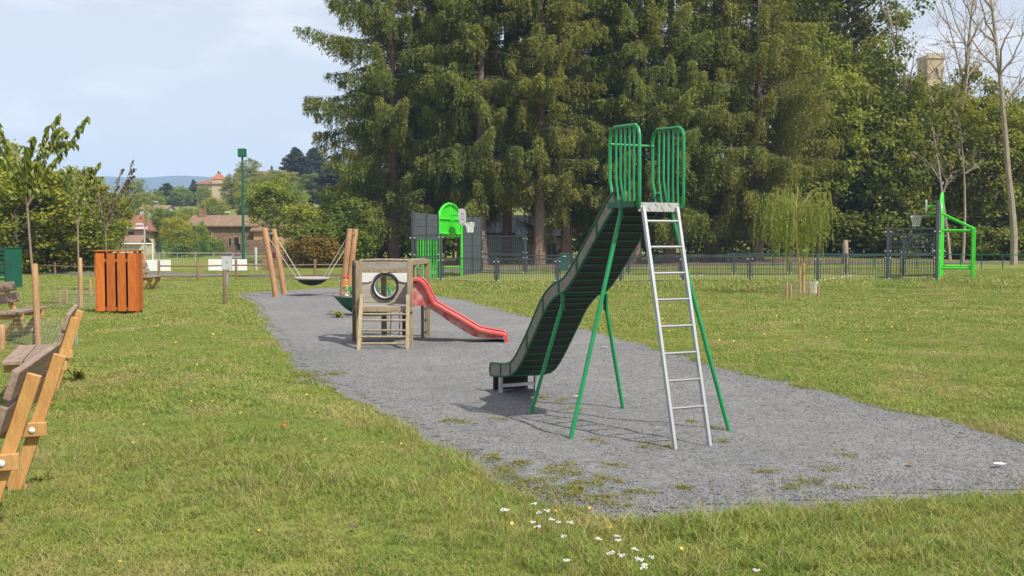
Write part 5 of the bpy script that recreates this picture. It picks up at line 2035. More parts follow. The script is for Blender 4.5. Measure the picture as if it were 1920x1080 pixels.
# ------------------------------------------------------------------ benches
def bench(label, loc, rz, L=1.55, sp=0.95, side=-1):
    """front is +x, length along y; V of two beams at each support"""
    t = thing('wooden_bench', label, 'bench', (loc[0], loc[1], ghf(*loc)), rz, 'wooden benches on the lawn')
    for sy in (-1, 1):
        y = sy * sp / 2
        mb = MB()
        mb.beam((0.02, y, -0.03), (-0.27, y, 0.87), 0.045, 0.078, up=(1, 0, 0))
        bpst = mb.build('back_post', 'wood_newz', t, bevel=0.005)
        mb = MB()
        mb.beam((-0.02, y - side * 0.047, -0.03), (0.30, y - side * 0.047, 0.42), 0.045, 0.09, up=(1, 0, 0))
        mb.build('front_leg', 'wood_newz', t, bevel=0.005)
        mb = MB()
        mb.box((0.095, y + side * 0.048, 0.395), (0.57, 0.045, 0.09))
        br = mb.build('seat_bearer', 'wood_new', t, bevel=0.005)
        for x, z in ((-0.105, 0.395), (0.27, 0.385)):
            mb = MB()
            mb.lathe([(0.0, 0.0), (0.017, 0.002), (0.019, 0.008), (0.012, 0.013), (0.0, 0.014)], 10, (x, y + side * 0.0705, z), Matrix.Rotation(R(-90 * side), 3, 'X'))
            mb.build('bolt', 'steel_white', br, smooth=True)
    for i, x in enumerate((0.10, 0.285)):
        mb = MB()
        mb.box((x, 0, 0.463), (0.175, L, 0.044))
        mb.build('seat_plank', 'wood_grey', t, bevel=0.006)
    dx, dz = -0.29, 0.90
    n = math.hypot(dx, dz)
    ux, uz = dx / n, dz / n
    for i, s_ in enumerate((0.70, 0.90)):
        px_, pz_ = 0.02 + ux * s_ + 0.062 * uz, -0.03 + uz * s_ - 0.062 * ux
        mb = MB()
        ang = math.atan2(-ux, uz)
        mb.box((px_, 0, pz_), (0.042, L, 0.165), rot=Matrix.Rotation(-ang, 3, 'Y'))
        mb.build('back_plank', 'wood_grey', t, bevel=0.008)
    return t


bench('nearest wooden bench, its slanting back posts cut by the left border', (-3.07, 5.93), R(180 + 17), sp=1.0, L=1.55, side=1)
bench('second wooden bench behind the nearest one, turned the same way', (-4.84, 10.40), R(180 + 21), sp=1.08, L=1.6, side=1)
bench('wooden bench at the left border behind the second bench, facing the gravel', gp(22, 636), R(8), sp=1.0)
bench('small far wooden bench just right of the orange bin', gp(276, 543), R(5), sp=1.0)

# ------------------------------------------------------------------ rail fences
def rail_fence(label, P, h, rails, group='brown wooden rail fences', rp=0.055):
    c = P[len(P) // 2]
    t = thing('rail_fence', label, 'fence', (c[0], c[1], 0), 0, group)
    for (x, y) in P:
        z = ghf(x, y)
        mb = MB()
        mb.tube([(x - c[0], y - c[1], z - 0.05), (x - c[0], y - c[1], z + h - .02), (x - c[0], y - c[1], z + h)], [rp, rp, rp * .8], 8)
        mb.build('post', 'wood_rail', t, smooth=True)
    for a, b in zip(P[:-1], P[1:]):
        for r_ in rails:
            mb = MB()
            mb.tube([(a[0] - c[0], a[1] - c[1], ghf(*a) + r_), (b[0] - c[0], b[1] - c[1], ghf(*b) + r_)], 0.035, 6)
            mb.build('rail', 'wood_rail', t, smooth=True)


P = [pxy(px, 41.5 + (px - 297) * 0.004) for px in (297, 370, 442, 516, 590, 664, 738)]
rail_fence('low brown rail fence across the lawn behind the nest swing', P, 0.86, (0.62, 0.19))
P = [pxy(px, 50 - px * 0.012) for px in (-55, 25, 102, 178, 250)]
rail_fence('low brown rail fence behind the young trees, left of the bin', P, 0.62, (0.44,))
p = gp(422, 573)
_mb = MB()
_mb.tube([(0, 0, -.05), (0, 0, .90), (0, 0, .92)], [.045, .045, .035], 10)
_o = _mb.build('wooden_post', 'wood_rail', smooth=True)
_o.location = (p[0], p[1], 0)
tag(_o, 'single thin wooden post at the left edge of the gravel', 'post')

# grey service cabinet on a post
p = gp(427, 536)
t = thing('meter_cabinet', 'grey metal cabinet on a thin post beside the rail fence', 'cabinet', (p[0], p[1], ghf(*p)))
mb = MB(); mb.box((0, 0, .3), (.07, .07, .66)); mb.build('post', 'galv', t)
mb = MB(); mb.box((-.02, 0, .86), (.34, .2, .54)); bd_ = mb.build('cabinet_body', 'grey_paint', t, bevel=.01)
mb = MB(); mb.box((-.02, 0, 1.145), (.37, .24, .03)); mb.build('lid', 'anthracite', t)
mb = MB(); mb.lathe([(.0, 0), (.018, 0), (.018, .014), (.0, .015)], 8, (.0, -.101, .86), Matrix.Rotation(R(90), 3, 'X')); mb.build('lock', 'black_plastic', bd_)

# green metal cage at the left border
p = gp(14, 540)
t = thing('metal_cage', 'dark green metal cage with a slatted side at the left border', 'cage', (p[0], p[1], ghf(*p)), R(-8))
mb = MB(); mb.box((.18, .1, .70), (.32, .5, 1.40)); mb.build('cabinet_body', 'lamp_green', t, bevel=.01)
mb = MB(); mb.box((.18, .1, 1.415), (.36, .54, .03)); mb.build('lid', 'lamp_green', t)
for i in range(9):
    mb = MB(); mb.box((-.50, -.10, .16 + .15 * i), (1.02, .025, .085)); mb.build('slat', 'lamp_green', t)
for x in (-1.0, -.02):
    mb = MB(); mb.box((x, -.06, .74), (.05, .05, 1.48)); mb.build('post', 'lamp_green', t)
mb = MB(); mb.beam((-.05, -.45, .0), (-.20, -.1, 1.4), .04, .04); mb.build('brace', 'lamp_green', t)

# floodlight
p = gp(457, 507)
t = thing('floodlight_post', 'tall green floodlight post with a square green lamp head', 'floodlight', (p[0], p[1], ghf(*p)))
mb = MB(); mb.tube([(0, 0, -.05), (0, 0, 1.5), (0, 0, 6.35)], [.105, .085, .055], 12); mb.build('pole', 'lamp_green', t, smooth=True)
mb = MB(); mb.box((0, -.02, 6.58), (.44, .26, .46)); hd = mb.build('lamp_head', 'lamp_green', t, bevel=.015)
mb = MB(); mb.box((0, -.155, 6.58), (.36, .012, .38)); mb.build('lamp_glass', 'green_dark', hd)
mb = MB(); mb.box((0, -.02, 6.825), (.1, .1, .03)); mb.build('lamp_cap', 'galv', hd)

# ------------------------------------------------------------------ ball court: fences and goals
def on_line(px, A, B):
    k = (px - 960) / FPX / math.cos(0) * math.cos(PITCH)
    d = B - A
    s_ = (k * A[1] - A[0]) / (d[0] - k * d[1])
    return A + d * s_


def wire_panel(parent, a, b, z0, z1, za, zb, nh, step=0.095):
    """welded mesh between two posts: frame, then thin wires joined"""
    a, b = np.array(a), np.array(b)
    L = np.linalg.norm(b - a)
    d = (b - a) / L
    A, B = a + d * 0.10, b - d * 0.10
    L2_ = L - 0.2
    mb = MB()
    q = lambda P_, z: (P_[0], P_[1], z)
    for zz0, zz1 in ((za + z0, zb + z0), (za + z1, zb + z1)):
        mb.beam(q(A, zz0), q(B, zz1), 0.045, 0.045)
    for P_, zz in ((A, za), (B, zb)):
        mb.beam(q(P_, zz + z0), q(P_, zz + z1), 0.035, 0.035, up=(d[0], d[1], 0))
    fr = mb.build('panel_frame', 'anthracite', parent)
    mb = MB()
    n = max(2, int(L2_ / step))
    for i in range(1, n):
        f = i / n
        P_ = A + (B - A) * f
        zz = za + (zb - za) * f
        mb.beam(q(P_, zz + z0), q(P_, zz + z1), 0.015, 0.015, up=(d[0], d[1], 0))
    for j in range(nh):
        z = z0 + (z1 - z0) * (j + 1) / (nh + 1)
        mb.beam(q(A, za + z), q(B, zb + z), 0.018, 0.018)
    mb.build('wires', 'anthracite', fr)


def court_fence(label, pxs, A, B, low=0.93, tall=1.86):
    pts = [on_line(px, A, B) for px in pxs]
    c = pts[len(pts) // 2]
    t = thing('court_fence', label, 'fence', (c[0], c[1], 0), 0, 'grey mesh fences of the ball court')
    zs = [ghf(*p) + 0.02 for p in pts]
    loc = [p - c for p in pts]
    n = len(pts)
    ang = math.atan2(*(B - A)[::-1])
    for i, (p, z) in enumerate(zip(loc, zs)):
        tl = i in (0, 1, n - 2, n - 1)
        hh = (tall if tl else low) + 0.06
        if i in (0, n - 1):
            hh = 2.85
        mb = MB()
        mb.box((p[0], p[1], z + hh / 2 - 0.03), (0.10, 0.10, hh + 0.06), rz=ang)
        po = mb.build('post', 'anthracite', t, bevel=0.008)
        nrm = np.array([math.sin(ang), -math.cos(ang)])
        du = np.array([math.cos(ang), math.sin(ang)])
        mb = MB()
        for zz in ((0.10, 0.84) if not tl else (0.10, 0.84, 1.08, 1.76)):
            for sg in (-1, 1):
                qq = p + nrm * 0.045 + du * sg * 0.085
                mb.box((qq[0], qq[1], z + zz), (0.035, 0.05, 0.035), rz=ang)
        mb.build('clamps', 'steel_white', po)
    for i in range(n - 1):
        a, b = loc[i], loc[i + 1]
        wire_panel(t, a, b, 0.04, low, zs[i], zs[i + 1], 1)
        if i in (0, n - 2):
            wire_panel(t, a, b, low + 0.06, tall, zs[i], zs[i + 1], 3)
    return t


court_fence('grey mesh fence along the near side of the ball court', [774, 827, 931, 1046, 1164, 1281, 1407, 1534, 1665, 1757], C_NL, C_NR)
court_fence('grey mesh fence along the far side of the ball court', [902, 985, 1080, 1179, 1276, 1377, 1481, 1587, 1694, 1768], C_FL, C_FR)


def goal_end(label, A, B, inward, side):
    """end wall A->B with a lime arch goal, high panels and a basketball hoop"""
    c = (A + B) / 2
    d = (B - A) / np.linalg.norm(B - A)
    z0 = ghf(*c) + 0.02
    ang = math.atan2(d[1], d[0])
    t = thing('goal_end', label, 'goal', (c[0], c[1], z0), ang, 'lime arched goals of the ball court')
    # local x along the wall; local +y = left of x
    nrm = np.array([-d[1], d[0]])
    iy = 1.0 if nrm @ inward > 0 else -1.0
    Hh = 2.85
    half_ = np.linalg.norm(B - A) / 2
    aw = 1.62
    # arch frame
    P = [(-aw, 0, -0.05), (-aw, 0, 2.45)] + [(-aw * math.cos(a), 0, 2.45 + 0.86 * math.sin(a)) for a in np.linspace(0.12, math.pi - 0.12, 14)] + [(aw, 0, 2.45), (aw, 0, -0.05)]
    mb = MB(); mb.tube(P, 0.062, 8); mb.build('arch', 'lime', t, smooth=True)
    for z in (1.97, 2.62):
        w = aw if z < 2.5 else aw * 0.98
        mb = MB(); mb.tube([(-w, 0, z), (w, 0, z)], 0.045, 8); mb.build('arch_bar', 'lime', t, smooth=True)
    mb = MB(); mb.tube([(0, 0, 1.97), (0, 0, 3.29)], 0.04, 8); mb.build('arch_bar', 'lime', t, smooth=True)
    # arch infill boards
    nb = 13
    for i in range(nb):
        x = -aw + 0.10 + (2 * aw - 0.2) * (i + 0.5) / nb
        zt = 2.45 + 0.86 * math.sqrt(max(0, 1 - (x / aw) ** 2)) - 0.05
        mb = MB(); mb.box((x, -iy * 0.03, (2.0 + zt) / 2), ((2 * aw - 0.2) / nb - 0.012, 0.018, zt - 2.0)); mb.build('arch_board', 'lime', t)
    # goal box behind: back posts, bars, lime slats at the back
    by = -iy * 1.15
    for x in (-aw, aw):
        mb = MB(); mb.box((x, by, 0.95), (0.14, 0.14, 2.0)); mb.build('back_post', 'lime', t, bevel=0.02)
        for z in (0.42, 1.85):
            mb = MB(); mb.tube([(x, 0, z), (x, by, z)], 0.04, 8); mb.build('side_bar', 'lime', t, smooth=True)
        mb = MB(); mb.tube([(x, 0, 2.52), (x, by, 1.93)], 0.035, 8); mb.build('brace', 'lime', t, smooth=True)
    for z in (0.42, 1.85):
        mb = MB(); mb.tube([(-aw, by, z), (aw, by, z)], 0.04, 8); mb.build('back_bar', 'lime', t, smooth=True)
    # high grey panels of boards beside the arch
    for sg in (-1, 1):
        x0, x1 = aw + 0.09, half_ - 0.07
        k = 10
        for i in range(k):
            if sg < 0 and i < 6:
                continue
            za, zb_ = 0.05 + (Hh - 0.1) * i / k, 0.05 + (Hh - 0.1) * (i + 1) / k - 0.012
            mb = MB(); mb.box((sg * (x0 + x1) / 2, 0, (za + zb_) / 2), (x1 - x0, 0.03, zb_ - za)); mb.build('board', 'anth_panel', t)
        if sg < 0:                                     # lower half beside the near corner: lime slats with gaps
            for i in range(9):
                x = x0 + (x1 - x0) * (i + .5) / 9
                mb = MB(); mb.box((sg * x, 0, .92), (.10, .03, 1.74)); mb.build('slat', 'lime', t)
        for x in (x0, (x0 + x1) / 2, x1):
            mb = MB(); mb.box((sg * x, iy * 0.04, Hh / 2), (0.06, 0.05, Hh)); mb.build('stud', 'anthracite', t)
    # basketball board, arms, ring and net
    for z in (2.55, 2.82):
        mb = MB(); mb.tube([(0, 0, z), (0, iy * 0.55, z)], 0.04, 8); mb.build('hoop_arm', 'lime', t, smooth=True)
    prof = []
    for a in np.linspace(0, 2 * math.pi, 33)[:-1]:
        e = 3.2
        prof.append((0.52 * math.copysign(abs(math.cos(a)) ** (2 / e), math.cos(a)), 2.72 + 0.37 * math.copysign(abs(math.sin(a)) ** (2 / e), math.sin(a))))
    mb = MB(); mb.prism(prof, lambda a, b, dd: (a, dd, b), iy * 0.55, iy * 0.585); bb = mb.build('backboard', 'backboard', t)
    mb = MB()
    for (x, z, w, h) in ((0, 2.60, .40, .025), (0, 2.87, .40, .025), (-.19, 2.735, .025, .25), (.19, 2.735, .025, .25)):
        mb.box((x, iy * 0.589, z), (w, 0.006, h))
    mb.build('target_square', 'anthracite', bb)
    hc = (0, iy * 0.93, 2.46)
    mb = MB(); mb.lathe([(0.23 + 0.014 * math.cos(a), 0.014 * math.sin(a)) for a in np.linspace(0, 6.283, 7)], 24, hc)
    mb.box((0, iy * 0.64, 2.45), (0.12, 0.14, 0.03))
    rg = mb.build('ring', 'galv', t, smooth=True)
    mb = MB()
    lv = [(0.225, 0), (0.19, -0.11), (0.155, -0.22), (0.135, -0.34), (0.14, -0.44)]
    for k in range(14):
        for dirn in (-1, 1):
            pts = []
            for i, (r_, zz) in enumerate(lv):
                a = 2 * math.pi * (k + dirn * i * 0.5) / 14
                pts.append((hc[0] + r_ * math.cos(a), hc[1] + r_ * math.sin(a), hc[2] + zz))
            mb.tube(pts, 0.0085, 4, caps=False)
    mb.build('net', 'steel_white', rg)
    return t


_inw = (C_NR - C_NL) / np.linalg.norm(C_NR - C_NL)
goal_end('lime green arched goal with basketball hoop at the left end of the court', C_NL, C_FL, _inw, 'l')
goal_end('lime green arched goal with basketball hoop at the right end of the court, seen edge-on', C_NR, C_FR, -_inw, 'r')

# wheeled bin behind the court
x, y = pxy(1058, 53)
t = thing('wheeled_bin', 'dark green wheeled bin behind the far court fence', 'wheeled bin', (x, y, ghf(x, y)))
mb = MB(); mb.prism([(-.22, .08), (.22, .08), (.27, .92), (-.27, .92)], lambda a, b, d: (a, d, b), -.28, .28); mb.build('bin_body', 'lamp_green', t, bevel=.02)
mb = MB(); mb.box((0, -.01, .955), (.60, .64, .06)); ld = mb.build('lid', 'lamp_green', t, bevel=.02)
mb = MB(); mb.box((0, -.31, .86), (.16, .02, .07)); mb.build('sticker', 'steel_white', t)
for sg in (-1, 1):
    mb = MB(); mb.lathe([(.0, -.03), (.09, -.03), (.1, 0), (.09, .03), (.0, .03)], 12, (sg * .24, .26, .1), Matrix.Rotation(R(90), 3, 'Y')); mb.build('wheel', 'black_plastic', t)

# green hand rail on the right
P = [np.array(pxy(px, Y)) for px, Y in ((1365, 62), (1450, 61), (1540, 60), (1640, 58.5), (1720, 57.5), (1802, 56.5), (1841, 56), (1881, 55.5), (1925, 55), (1970, 54.5))]
t = thing('hand_rail', 'low dark green hand rail beside the path right of the court', 'railing', (P[5][0], P[5][1], 0))
for p in P:
    q = p - P[5]
    mb = MB(); mb.tube([(q[0], q[1], ghf(*p) - .05), (q[0], q[1], ghf(*p) + .80)], .03, 6); mb.build('post', 'lamp_green', t)
for a, b in zip(P[:-1], P[1:]):
    qa, qb = a - P[5], b - P[5]
    mb = MB(); mb.tube([(qa[0], qa[1], ghf(*a) + .80), (qb[0], qb[1], ghf(*b) + .80)], .03, 6); mb.build('rail', 'lamp_green', t)

# ------------------------------------------------------------------ football pitch things
def hoarding(label, px0, px1, y0, y1, Y, mat='steel_white', marks=None, name='advertising_board', legs=True):
    a, b = at(px0, y1, Y), at(px1, y0, Y)
    w, h = b[0] - a[0], b[2] - a[2]
    g = ghf((a[0] + b[0]) / 2, Y)
    t = thing(name, label, 'board', ((a[0] + b[0]) / 2, Y, g), 0, 'boards round the football pitch')
    zc = (a[2] + b[2]) / 2 - g
    mb = MB(); mb.box((0, 0, zc), (w, .03, h)); bo = mb.build('panel', mat, t)
    for x in (-w * .45, w * .45):
        mb = MB(); mb.box((x, .04, zc / 2), (.05, .05, zc)); mb.build('post', 'galv', t)
    if marks:
        for (mx, mz, mw, mh, mm) in marks:
            mb = MB(); mb.box((mx * w, -.018, zc + mz * h), (mw * w, .006, mh * h)); mb.build('print', mm, bo)
    return t


hoarding('long white board left of the rail fence posts, behind the far bench', 264, 320, 487, 508, 53.5)
hoarding('long white board behind the grey cabinet', 391, 463, 486, 507, 53)
_tx = [(-.30 + .075 * i, .12, .05, .42, 'pink') for i in range(6)] + [(.26, .22, .34, .18, 'pink'), (0, -.42, .9, .08, 'pink')]
hoarding('white banner with pink lettering on the pitch rail behind the floodlight', 435, 462, 474, 485, 76, marks=_tx)
_tx = [(-.32 + .1 * i, .0, .05, .4 if i % 2 else .55, 'steel_white') for i in range(7)]
hoarding('pink banner with white lettering on the pitch rail behind the swing', 511, 546, 473, 484, 76, mat='pink', marks=_tx)

P = [np.array(pxy(px, 77)) for px in range(230, 640, 34)]
t = thing('pitch_rail', 'pale metal rail around the football pitch', 'railing', (P[6][0], 77, 0))
for p in P:
    q = p - P[6]
    mb = MB(); mb.tube([(q[0], q[1], -.05), (q[0], q[1], .72)], .03, 6); mb.build('post', 'galv', t)
mb = MB(); mb.tube([(P[0][0] - P[6][0], 0, .72), (P[-1][0] - P[6][0], 0, .72)], .035, 6); mb.build('rail', 'galv', t)
# ball netting with thin posts beyond
P = [np.array(pxy(px, 84)) for px in (235, 302, 371, 442, 512, 580)]
t = thing('ball_net_fence', 'tall thin dark wire fence behind the football pitch', 'fence', (P[3][0], 84, 0))
for p in P:
    mb = MB(); mb.tube([(p[0] - P[3][0], 0, -.05), (p[0] - P[3][0], 0, 1.7)], .035, 6); mb.build('post', 'green_dark', t)
mb = MB()
for z in np.linspace(.1, 1.5, 12):
    mb.tube([(P[0][0] - P[3][0], 0, z), (P[-1][0] - P[3][0], 0, z)], .006, 3, caps=False)
for x in np.arange(P[0][0] - P[3][0], P[-1][0] - P[3][0], .16):
    mb.tube([(x, 0, .1), (x, 0, 1.5)], .006, 3, caps=False)
mb.build('wires', 'green_dark', t)
# goal
a, b = at(212, 457, 80), at(286, 457, 80)
t = thing('football_goal', 'white football goal frame behind the orange bin', 'goal', (b[0], 80, 0))
w, hg = a[0] - b[0], a[2]
for x in (0, w):
    mb = MB(); mb.tube([(x, 0, -.05), (x, 0, hg)], .05, 8); mb.build('goal_post', 'steel_white', t, smooth=True)
mb = MB(); mb.tube([(w, 0, hg), (0, 0, hg)], .05, 8); mb.build('crossbar', 'steel_white', t, smooth=True)
mb = MB()
for k in range(18):
    x = w * k / 17
    mb.tube([(x, 0, hg), (x, .9, .05)], .006, 3, caps=False)
for k in range(8):
    f = k / 7
    mb.tube([(0, .9 * f, hg * (1 - f) + .05 * f), (w, .9 * f, hg * (1 - f) + .05 * f)], .006, 3, caps=False)
mb.build('net', 'steel_white', t)
# grey pillar, concrete block
p = gp(480, 507)
_mb = MB(); _mb.tube([(0, 0, -.05), (0, 0, 1.25), (0, 0, 1.3)], [.08, .08, .06], 10); _o = _mb.build('grey_pillar', 'grey_paint', smooth=True); _o.location = (p[0], p[1], 0)
tag(_o, 'grey round metal pillar right of the floodlight', 'pillar')
p = gp(499, 508)
_mb = MB(); _mb.prism([(-.24, 0), (.24, 0), (.18, .80), (-.18, .80)], lambda a, b, d: (a, d, b), -.2, .2); _o = _mb.build('concrete_block', 'rubble', bevel=.03); _o.location = (p[0], p[1], 0)
tag(_o, 'weathered brown stone block behind the left swing posts', 'block')
for px, h, Y, lab in ((271, 3.4, 104, 'street lamp beside the cream house'), (298, 4.2, 205, 'street lamp on the slope left of the barn'), (433, 5.6, 150, 'street lamp above the barn roof')):
    x, y = pxy(px, Y)
    t = thing('street_lamp', lab, 'street lamp', (x, y, ghf(x, y)), 0, 'street lamps in the town')
    mb = MB(); mb.tube([(0, 0, 0), (0, 0, h * .9), (-.15, 0, h)], [.09, .06, .05], 6); mb.build('pole', 'grey_paint', t)
    mb = MB(); mb.box((-.45, 0, h + .03), (.75, .3, .12)); mb.build('lamp_head', 'steel_white', t)


# ------------------------------------------------------------------ buildings
def gable(t, x0, x1, y0, y1, ze, zr, wall, roof, over=.35, along='x', z0=-1.0, hip=0.0, th=.14):
    """walls with gables and a two-slope roof whose ridge runs along x or y; hip pulls the ridge ends in"""
    mb = MB()
    if along == 'x':
        ym = (y0 + y1) / 2
        vs = [(x0, y0, z0), (x1, y0, z0), (x1, y1, z0), (x0, y1, z0), (x0, y0, ze), (x1, y0, ze), (x1, y1, ze), (x0, y1, ze)]
        fs = [(0, 1, 5, 4), (2, 3, 7, 6)]
        if hip:
            fs += [(1, 2, 6, 5), (3, 0, 4, 7)]
        else:
            vs += [(x0, ym, zr - .05), (x1, ym, zr - .05)]
            fs += [(1, 2, 6, 9, 5), (3, 0, 4, 8, 7)]
        mb.add(vs, fs)
        mb.build('wall', wall, t)
        sl = (zr - ze) / (ym - y0)
        e0, e1 = x0 - over, x1 + over
        yo0, yo1, zo = y0 - over, y1 + over, ze - over * sl
        h0, h1 = (e0 + hip, e1 - hip)
        for nm, q in (('roof_slope', [(e0, yo0, zo), (e1, yo0, zo), (h1, ym, zr), (h0, ym, zr)]), ('roof_slope', [(e1, yo1, zo), (e0, yo1, zo), (h0, ym, zr), (h1, ym, zr)])):
            mb = MB()
            mb.add([*q, *[(a, b, c - th) for a, b, c in q]], [(0, 1, 2, 3), (7, 6, 5, 4), (0, 4, 5, 1), (1, 5, 6, 2), (2, 6, 7, 3), (3, 7, 4, 0)])
            mb.build(nm, roof, t)
        if hip:
            for q in ([(e1, yo0, zo), (e1, yo1, zo), (h1, ym, zr)], [(e0, yo1, zo), (e0, yo0, zo), (h0, ym, zr)]):
                mb = MB()
                mb.add([*q, *[(a, b, c - th) for a, b, c in q]], [(0, 1, 2), (5, 4, 3), (0, 3, 4, 1), (1, 4, 5, 2), (2, 5, 3, 0)])
                mb.build('roof_slope', roof, t)
    else:
        xm = (x0 + x1) / 2
        vs = [(x0, y0, z0), (x1, y0, z0), (x1, y1, z0), (x0, y1, z0), (x0, y0, ze), (x1, y0, ze), (x1, y1, ze), (x0, y1, ze), (xm, y0, zr - .05), (xm, y1, zr - .05)]
        mb.add(vs, [(0, 1, 5, 8, 4), (2, 3, 7, 9, 6), (1, 2, 6, 5), (3, 0, 4, 7)])
        mb.build('wall', wall, t)
        sl = (zr - ze) / (xm - x0)
        e0, e1, zo = y0 - over, y1 + over, ze - over * sl
        for q in ([(x0 - over, e1, zo), (x0 - over, e0, zo), (xm, e0, zr), (xm, e1, zr)], [(x1 + over, e0, zo), (x1 + over, e1, zo), (xm, e1, zr), (xm, e0, zr)]):
            mb = MB()
            mb.add([*q, *[(a, b, c - th) for a, b, c in q]], [(0, 1, 2, 3), (7, 6, 5, 4), (0, 4, 5, 1), (1, 5, 6, 2), (2, 6, 7, 3), (3, 7, 4, 0)])
            mb.build('roof_slope', roof, t)


def opening(t, x, z, w, h, y, mat='opening', frame='render_white', name='window'):
    mb = MB(); mb.box((x, y - .02, z), (w + .16, .06, h + .16)); f = mb.build(name, frame, t)
    mb = MB(); mb.box((x, y - .04, z), (w, .06, h)); mb.build('pane' if name == 'window' else 'door_leaf', mat, f)


# stone barn
def bld(name, label, px, Y):
    x, y = pxy(px, Y)
    return thing(name, label, 'building', (x, y, ghf(x, y)), 0, 'houses beyond the pitch')


k = 120 / FPX
t = bld('stone_barn', 'long brown stone barn with a tiled roof behind the pitch', 416, 118)
z = lambda py, Y=118: CAMH + (452 - py) / FPX * Y
gable(t, -4.1, 4.0, 0, 7.5, z(421), z(402), 'rubble', 'tile_brown', over=.4)
mb = MB(); mb.box((-3.2, 3.2, z(398)), (.75, .6, 1.1)); mb.build('chimney', 'rubble', t)
for x, py, w, h in ((1.0, 454, .28, 1.0), (1.75, 452, .55, .95), (2.0, 463, .5, .7), (-1.5, 440, .5, .7)):
    opening(t, x, z(py), w, h, 0, frame='render_ochre')
mb = MB(); mb.box((0.0, -.06, z(424)), (8.0, .1, .28)); mb.build('beam', 'shutter', t)
t = bld('ochre_wing', 'ochre rendered barn wing right of the floodlight', 530, 117)
gable(t, -3.4, 2.2, 0, 6, z(430, 117), z(413, 117), 'render_ochre', 'tile_brown')
opening(t, -2.0, z(455, 117), .7, .9, 0, frame='rubble')
mb = MB(); mb.box((-3.0, -.3, .6), (3.2, .4, 2.4)); mb.build('garden_wall', 'rubble', t)
# cream house with hipped roof and a lower annex
t = bld('cream_house', 'cream house with red brown hipped roof above the football goal', 228, 118)
gable(t, -3.0, 1.8, 2.5, 8, z(427), z(402), 'render_cream', 'tile_red', over=.5, hip=1.6)
mb = MB(); mb.box((-.6, 1.95, z(427)), (5.9, .16, .24)); mb.build('eave', 'steel_white', t)
gable(t, -2.6, 2.4, -1.5, 2.3, z(455), z(441), 'render_cream', 'tile_brown', over=.4)
opening(t, -2.2, z(433), .7, .9, 2.5)
opening(t, .2, z(434), .7, .8, 2.5)
# little gabled house
t = bld('gabled_house', 'little grey gabled house between the trees right of the barn', 578, 125)
gable(t, -1.5, 1.3, 0, 5, z(412, 125), z(394, 125), 'render_white', 'tile_dark', over=.3, along='y')
mb = MB(); mb.box((.75, 1.2, z(393, 125)), (.45, .45, 1.3)); mb.build('chimney', 'render_white', t)
opening(t, -.1, z(425, 125), .6, .8, 0)
mb = MB(); mb.box((-.8, -2.0, z(422, 125)), (4.0, 2.5, .12), rot=Matrix.Rotation(R(14), 3, 'X')); mb.build('lean_to_roof', 'tile_orange', t)
# hill house
t = bld('hill_house', 'pale hill house with orange turret roof on the hilltop', 398, 262)
g = ghf(*pxy(398, 262))
zz = lambda py: CAMH + (452 - py) / FPX * 262 - g
gable(t, -3.8, 3.2, 0, 8, zz(344), zz(336), 'tower_stone', 'tile_red', over=.5, hip=2.0)
mb = MB(); mb.box((1.6, 1.3, zz(338) - 4), (3.0, 3.0, 8)); mb.build('turret', 'tower_stone', t)
mb = MB(); mb.add([(-.2, -.3, zz(337)), (3.4, -.3, zz(337)), (3.4, 3.3, zz(337)), (-.2, 3.3, zz(337)), (1.2, 1.5, zz(325)), (2.0, 1.5, zz(325))], [(0, 1, 5, 4), (1, 2, 5), (2, 3, 4, 5), (3, 0, 4), (3, 2, 1, 0)]); mb.build('turret_roof', 'tile_orange', t)
for x, py in ((-2.6, 352), (-1.2, 352), (-2.6, 366), (-1.2, 366)):
    opening(t, x, zz(py), .7, 1.1, 0)
t = bld('orange_roof_house', 'low orange roofed building on the hill skyline', 500, 300)
g = ghf(*pxy(500, 300))
zq = lambda py: CAMH + (452 - py) / FPX * 300 - g
gable(t, -4.5, 3.5, 0, 6, zq(326), zq(320), 'render_ochre', 'tile_red', over=.4)
t = bld('pale_house', 'pale low house half hidden on the slope left of the barn', 288, 200)
g = ghf(*pxy(288, 200))
zp = lambda py: CAMH + (452 - py) / FPX * 200 - g
gable(t, -2.6, 2.6, 0, 5, zp(391), zp(384), 'render_white', 'tile_brown', over=.3)
# shed under the spruces
x, y = pxy(930, 80)
t = thing('tiled_shed', 'white shed with a dark tiled roof behind the spruce trunks', 'building', (x, y, 0), 0)
ze = lambda py: CAMH + (452 - py) / FPX * 80
gable(t, -2.8, 2.7, 0, 5, ze(431), ze(402), 'render_white', 'tile_dark', over=.5)
for i in range(11):                                                       # tile courses: ridges down the slope
    for j in range(1):
        x_ = -3.2 + i * .62
        mb = MB(); mb.tube([(x_, -.52, ze(431) - .22), (x_, 2.45, ze(402) + .0)], .07, 6); mb.build('roof_roll', 'tile_dark', t)
opening(t, -1.7, ze(465), .9, 1.9, 0, mat='shutter', name='door')
opening(t, 2.3, ze(445), .35, 1.0, 0)
x, y = pxy(1012, 78)
t = thing('small_kiosk', 'small kiosk with red shutter right of the tiled shed', 'building', (x, y, 0), 0)
gable(t, -1.6, 2.0, 0, 3, ze(440), ze(428), 'render_white', 'tile_dark', over=.3)
mb = MB(); mb.box((-.3, -.05, 1.85), (.6, .08, 1.0)); mb.build('shutter', 'shutter_red', t)
mb = MB(); mb.box((1.55, -.06, .9), (.45, .1, 1.8)); mb.build('pillar', 'steel_white', t)
for x_ in (.3, .75, 1.1):
    mb = MB(); mb.box((x_, -.05, .7), (.18, .06, 1.4)); mb.build('plank', 'shutter', t)
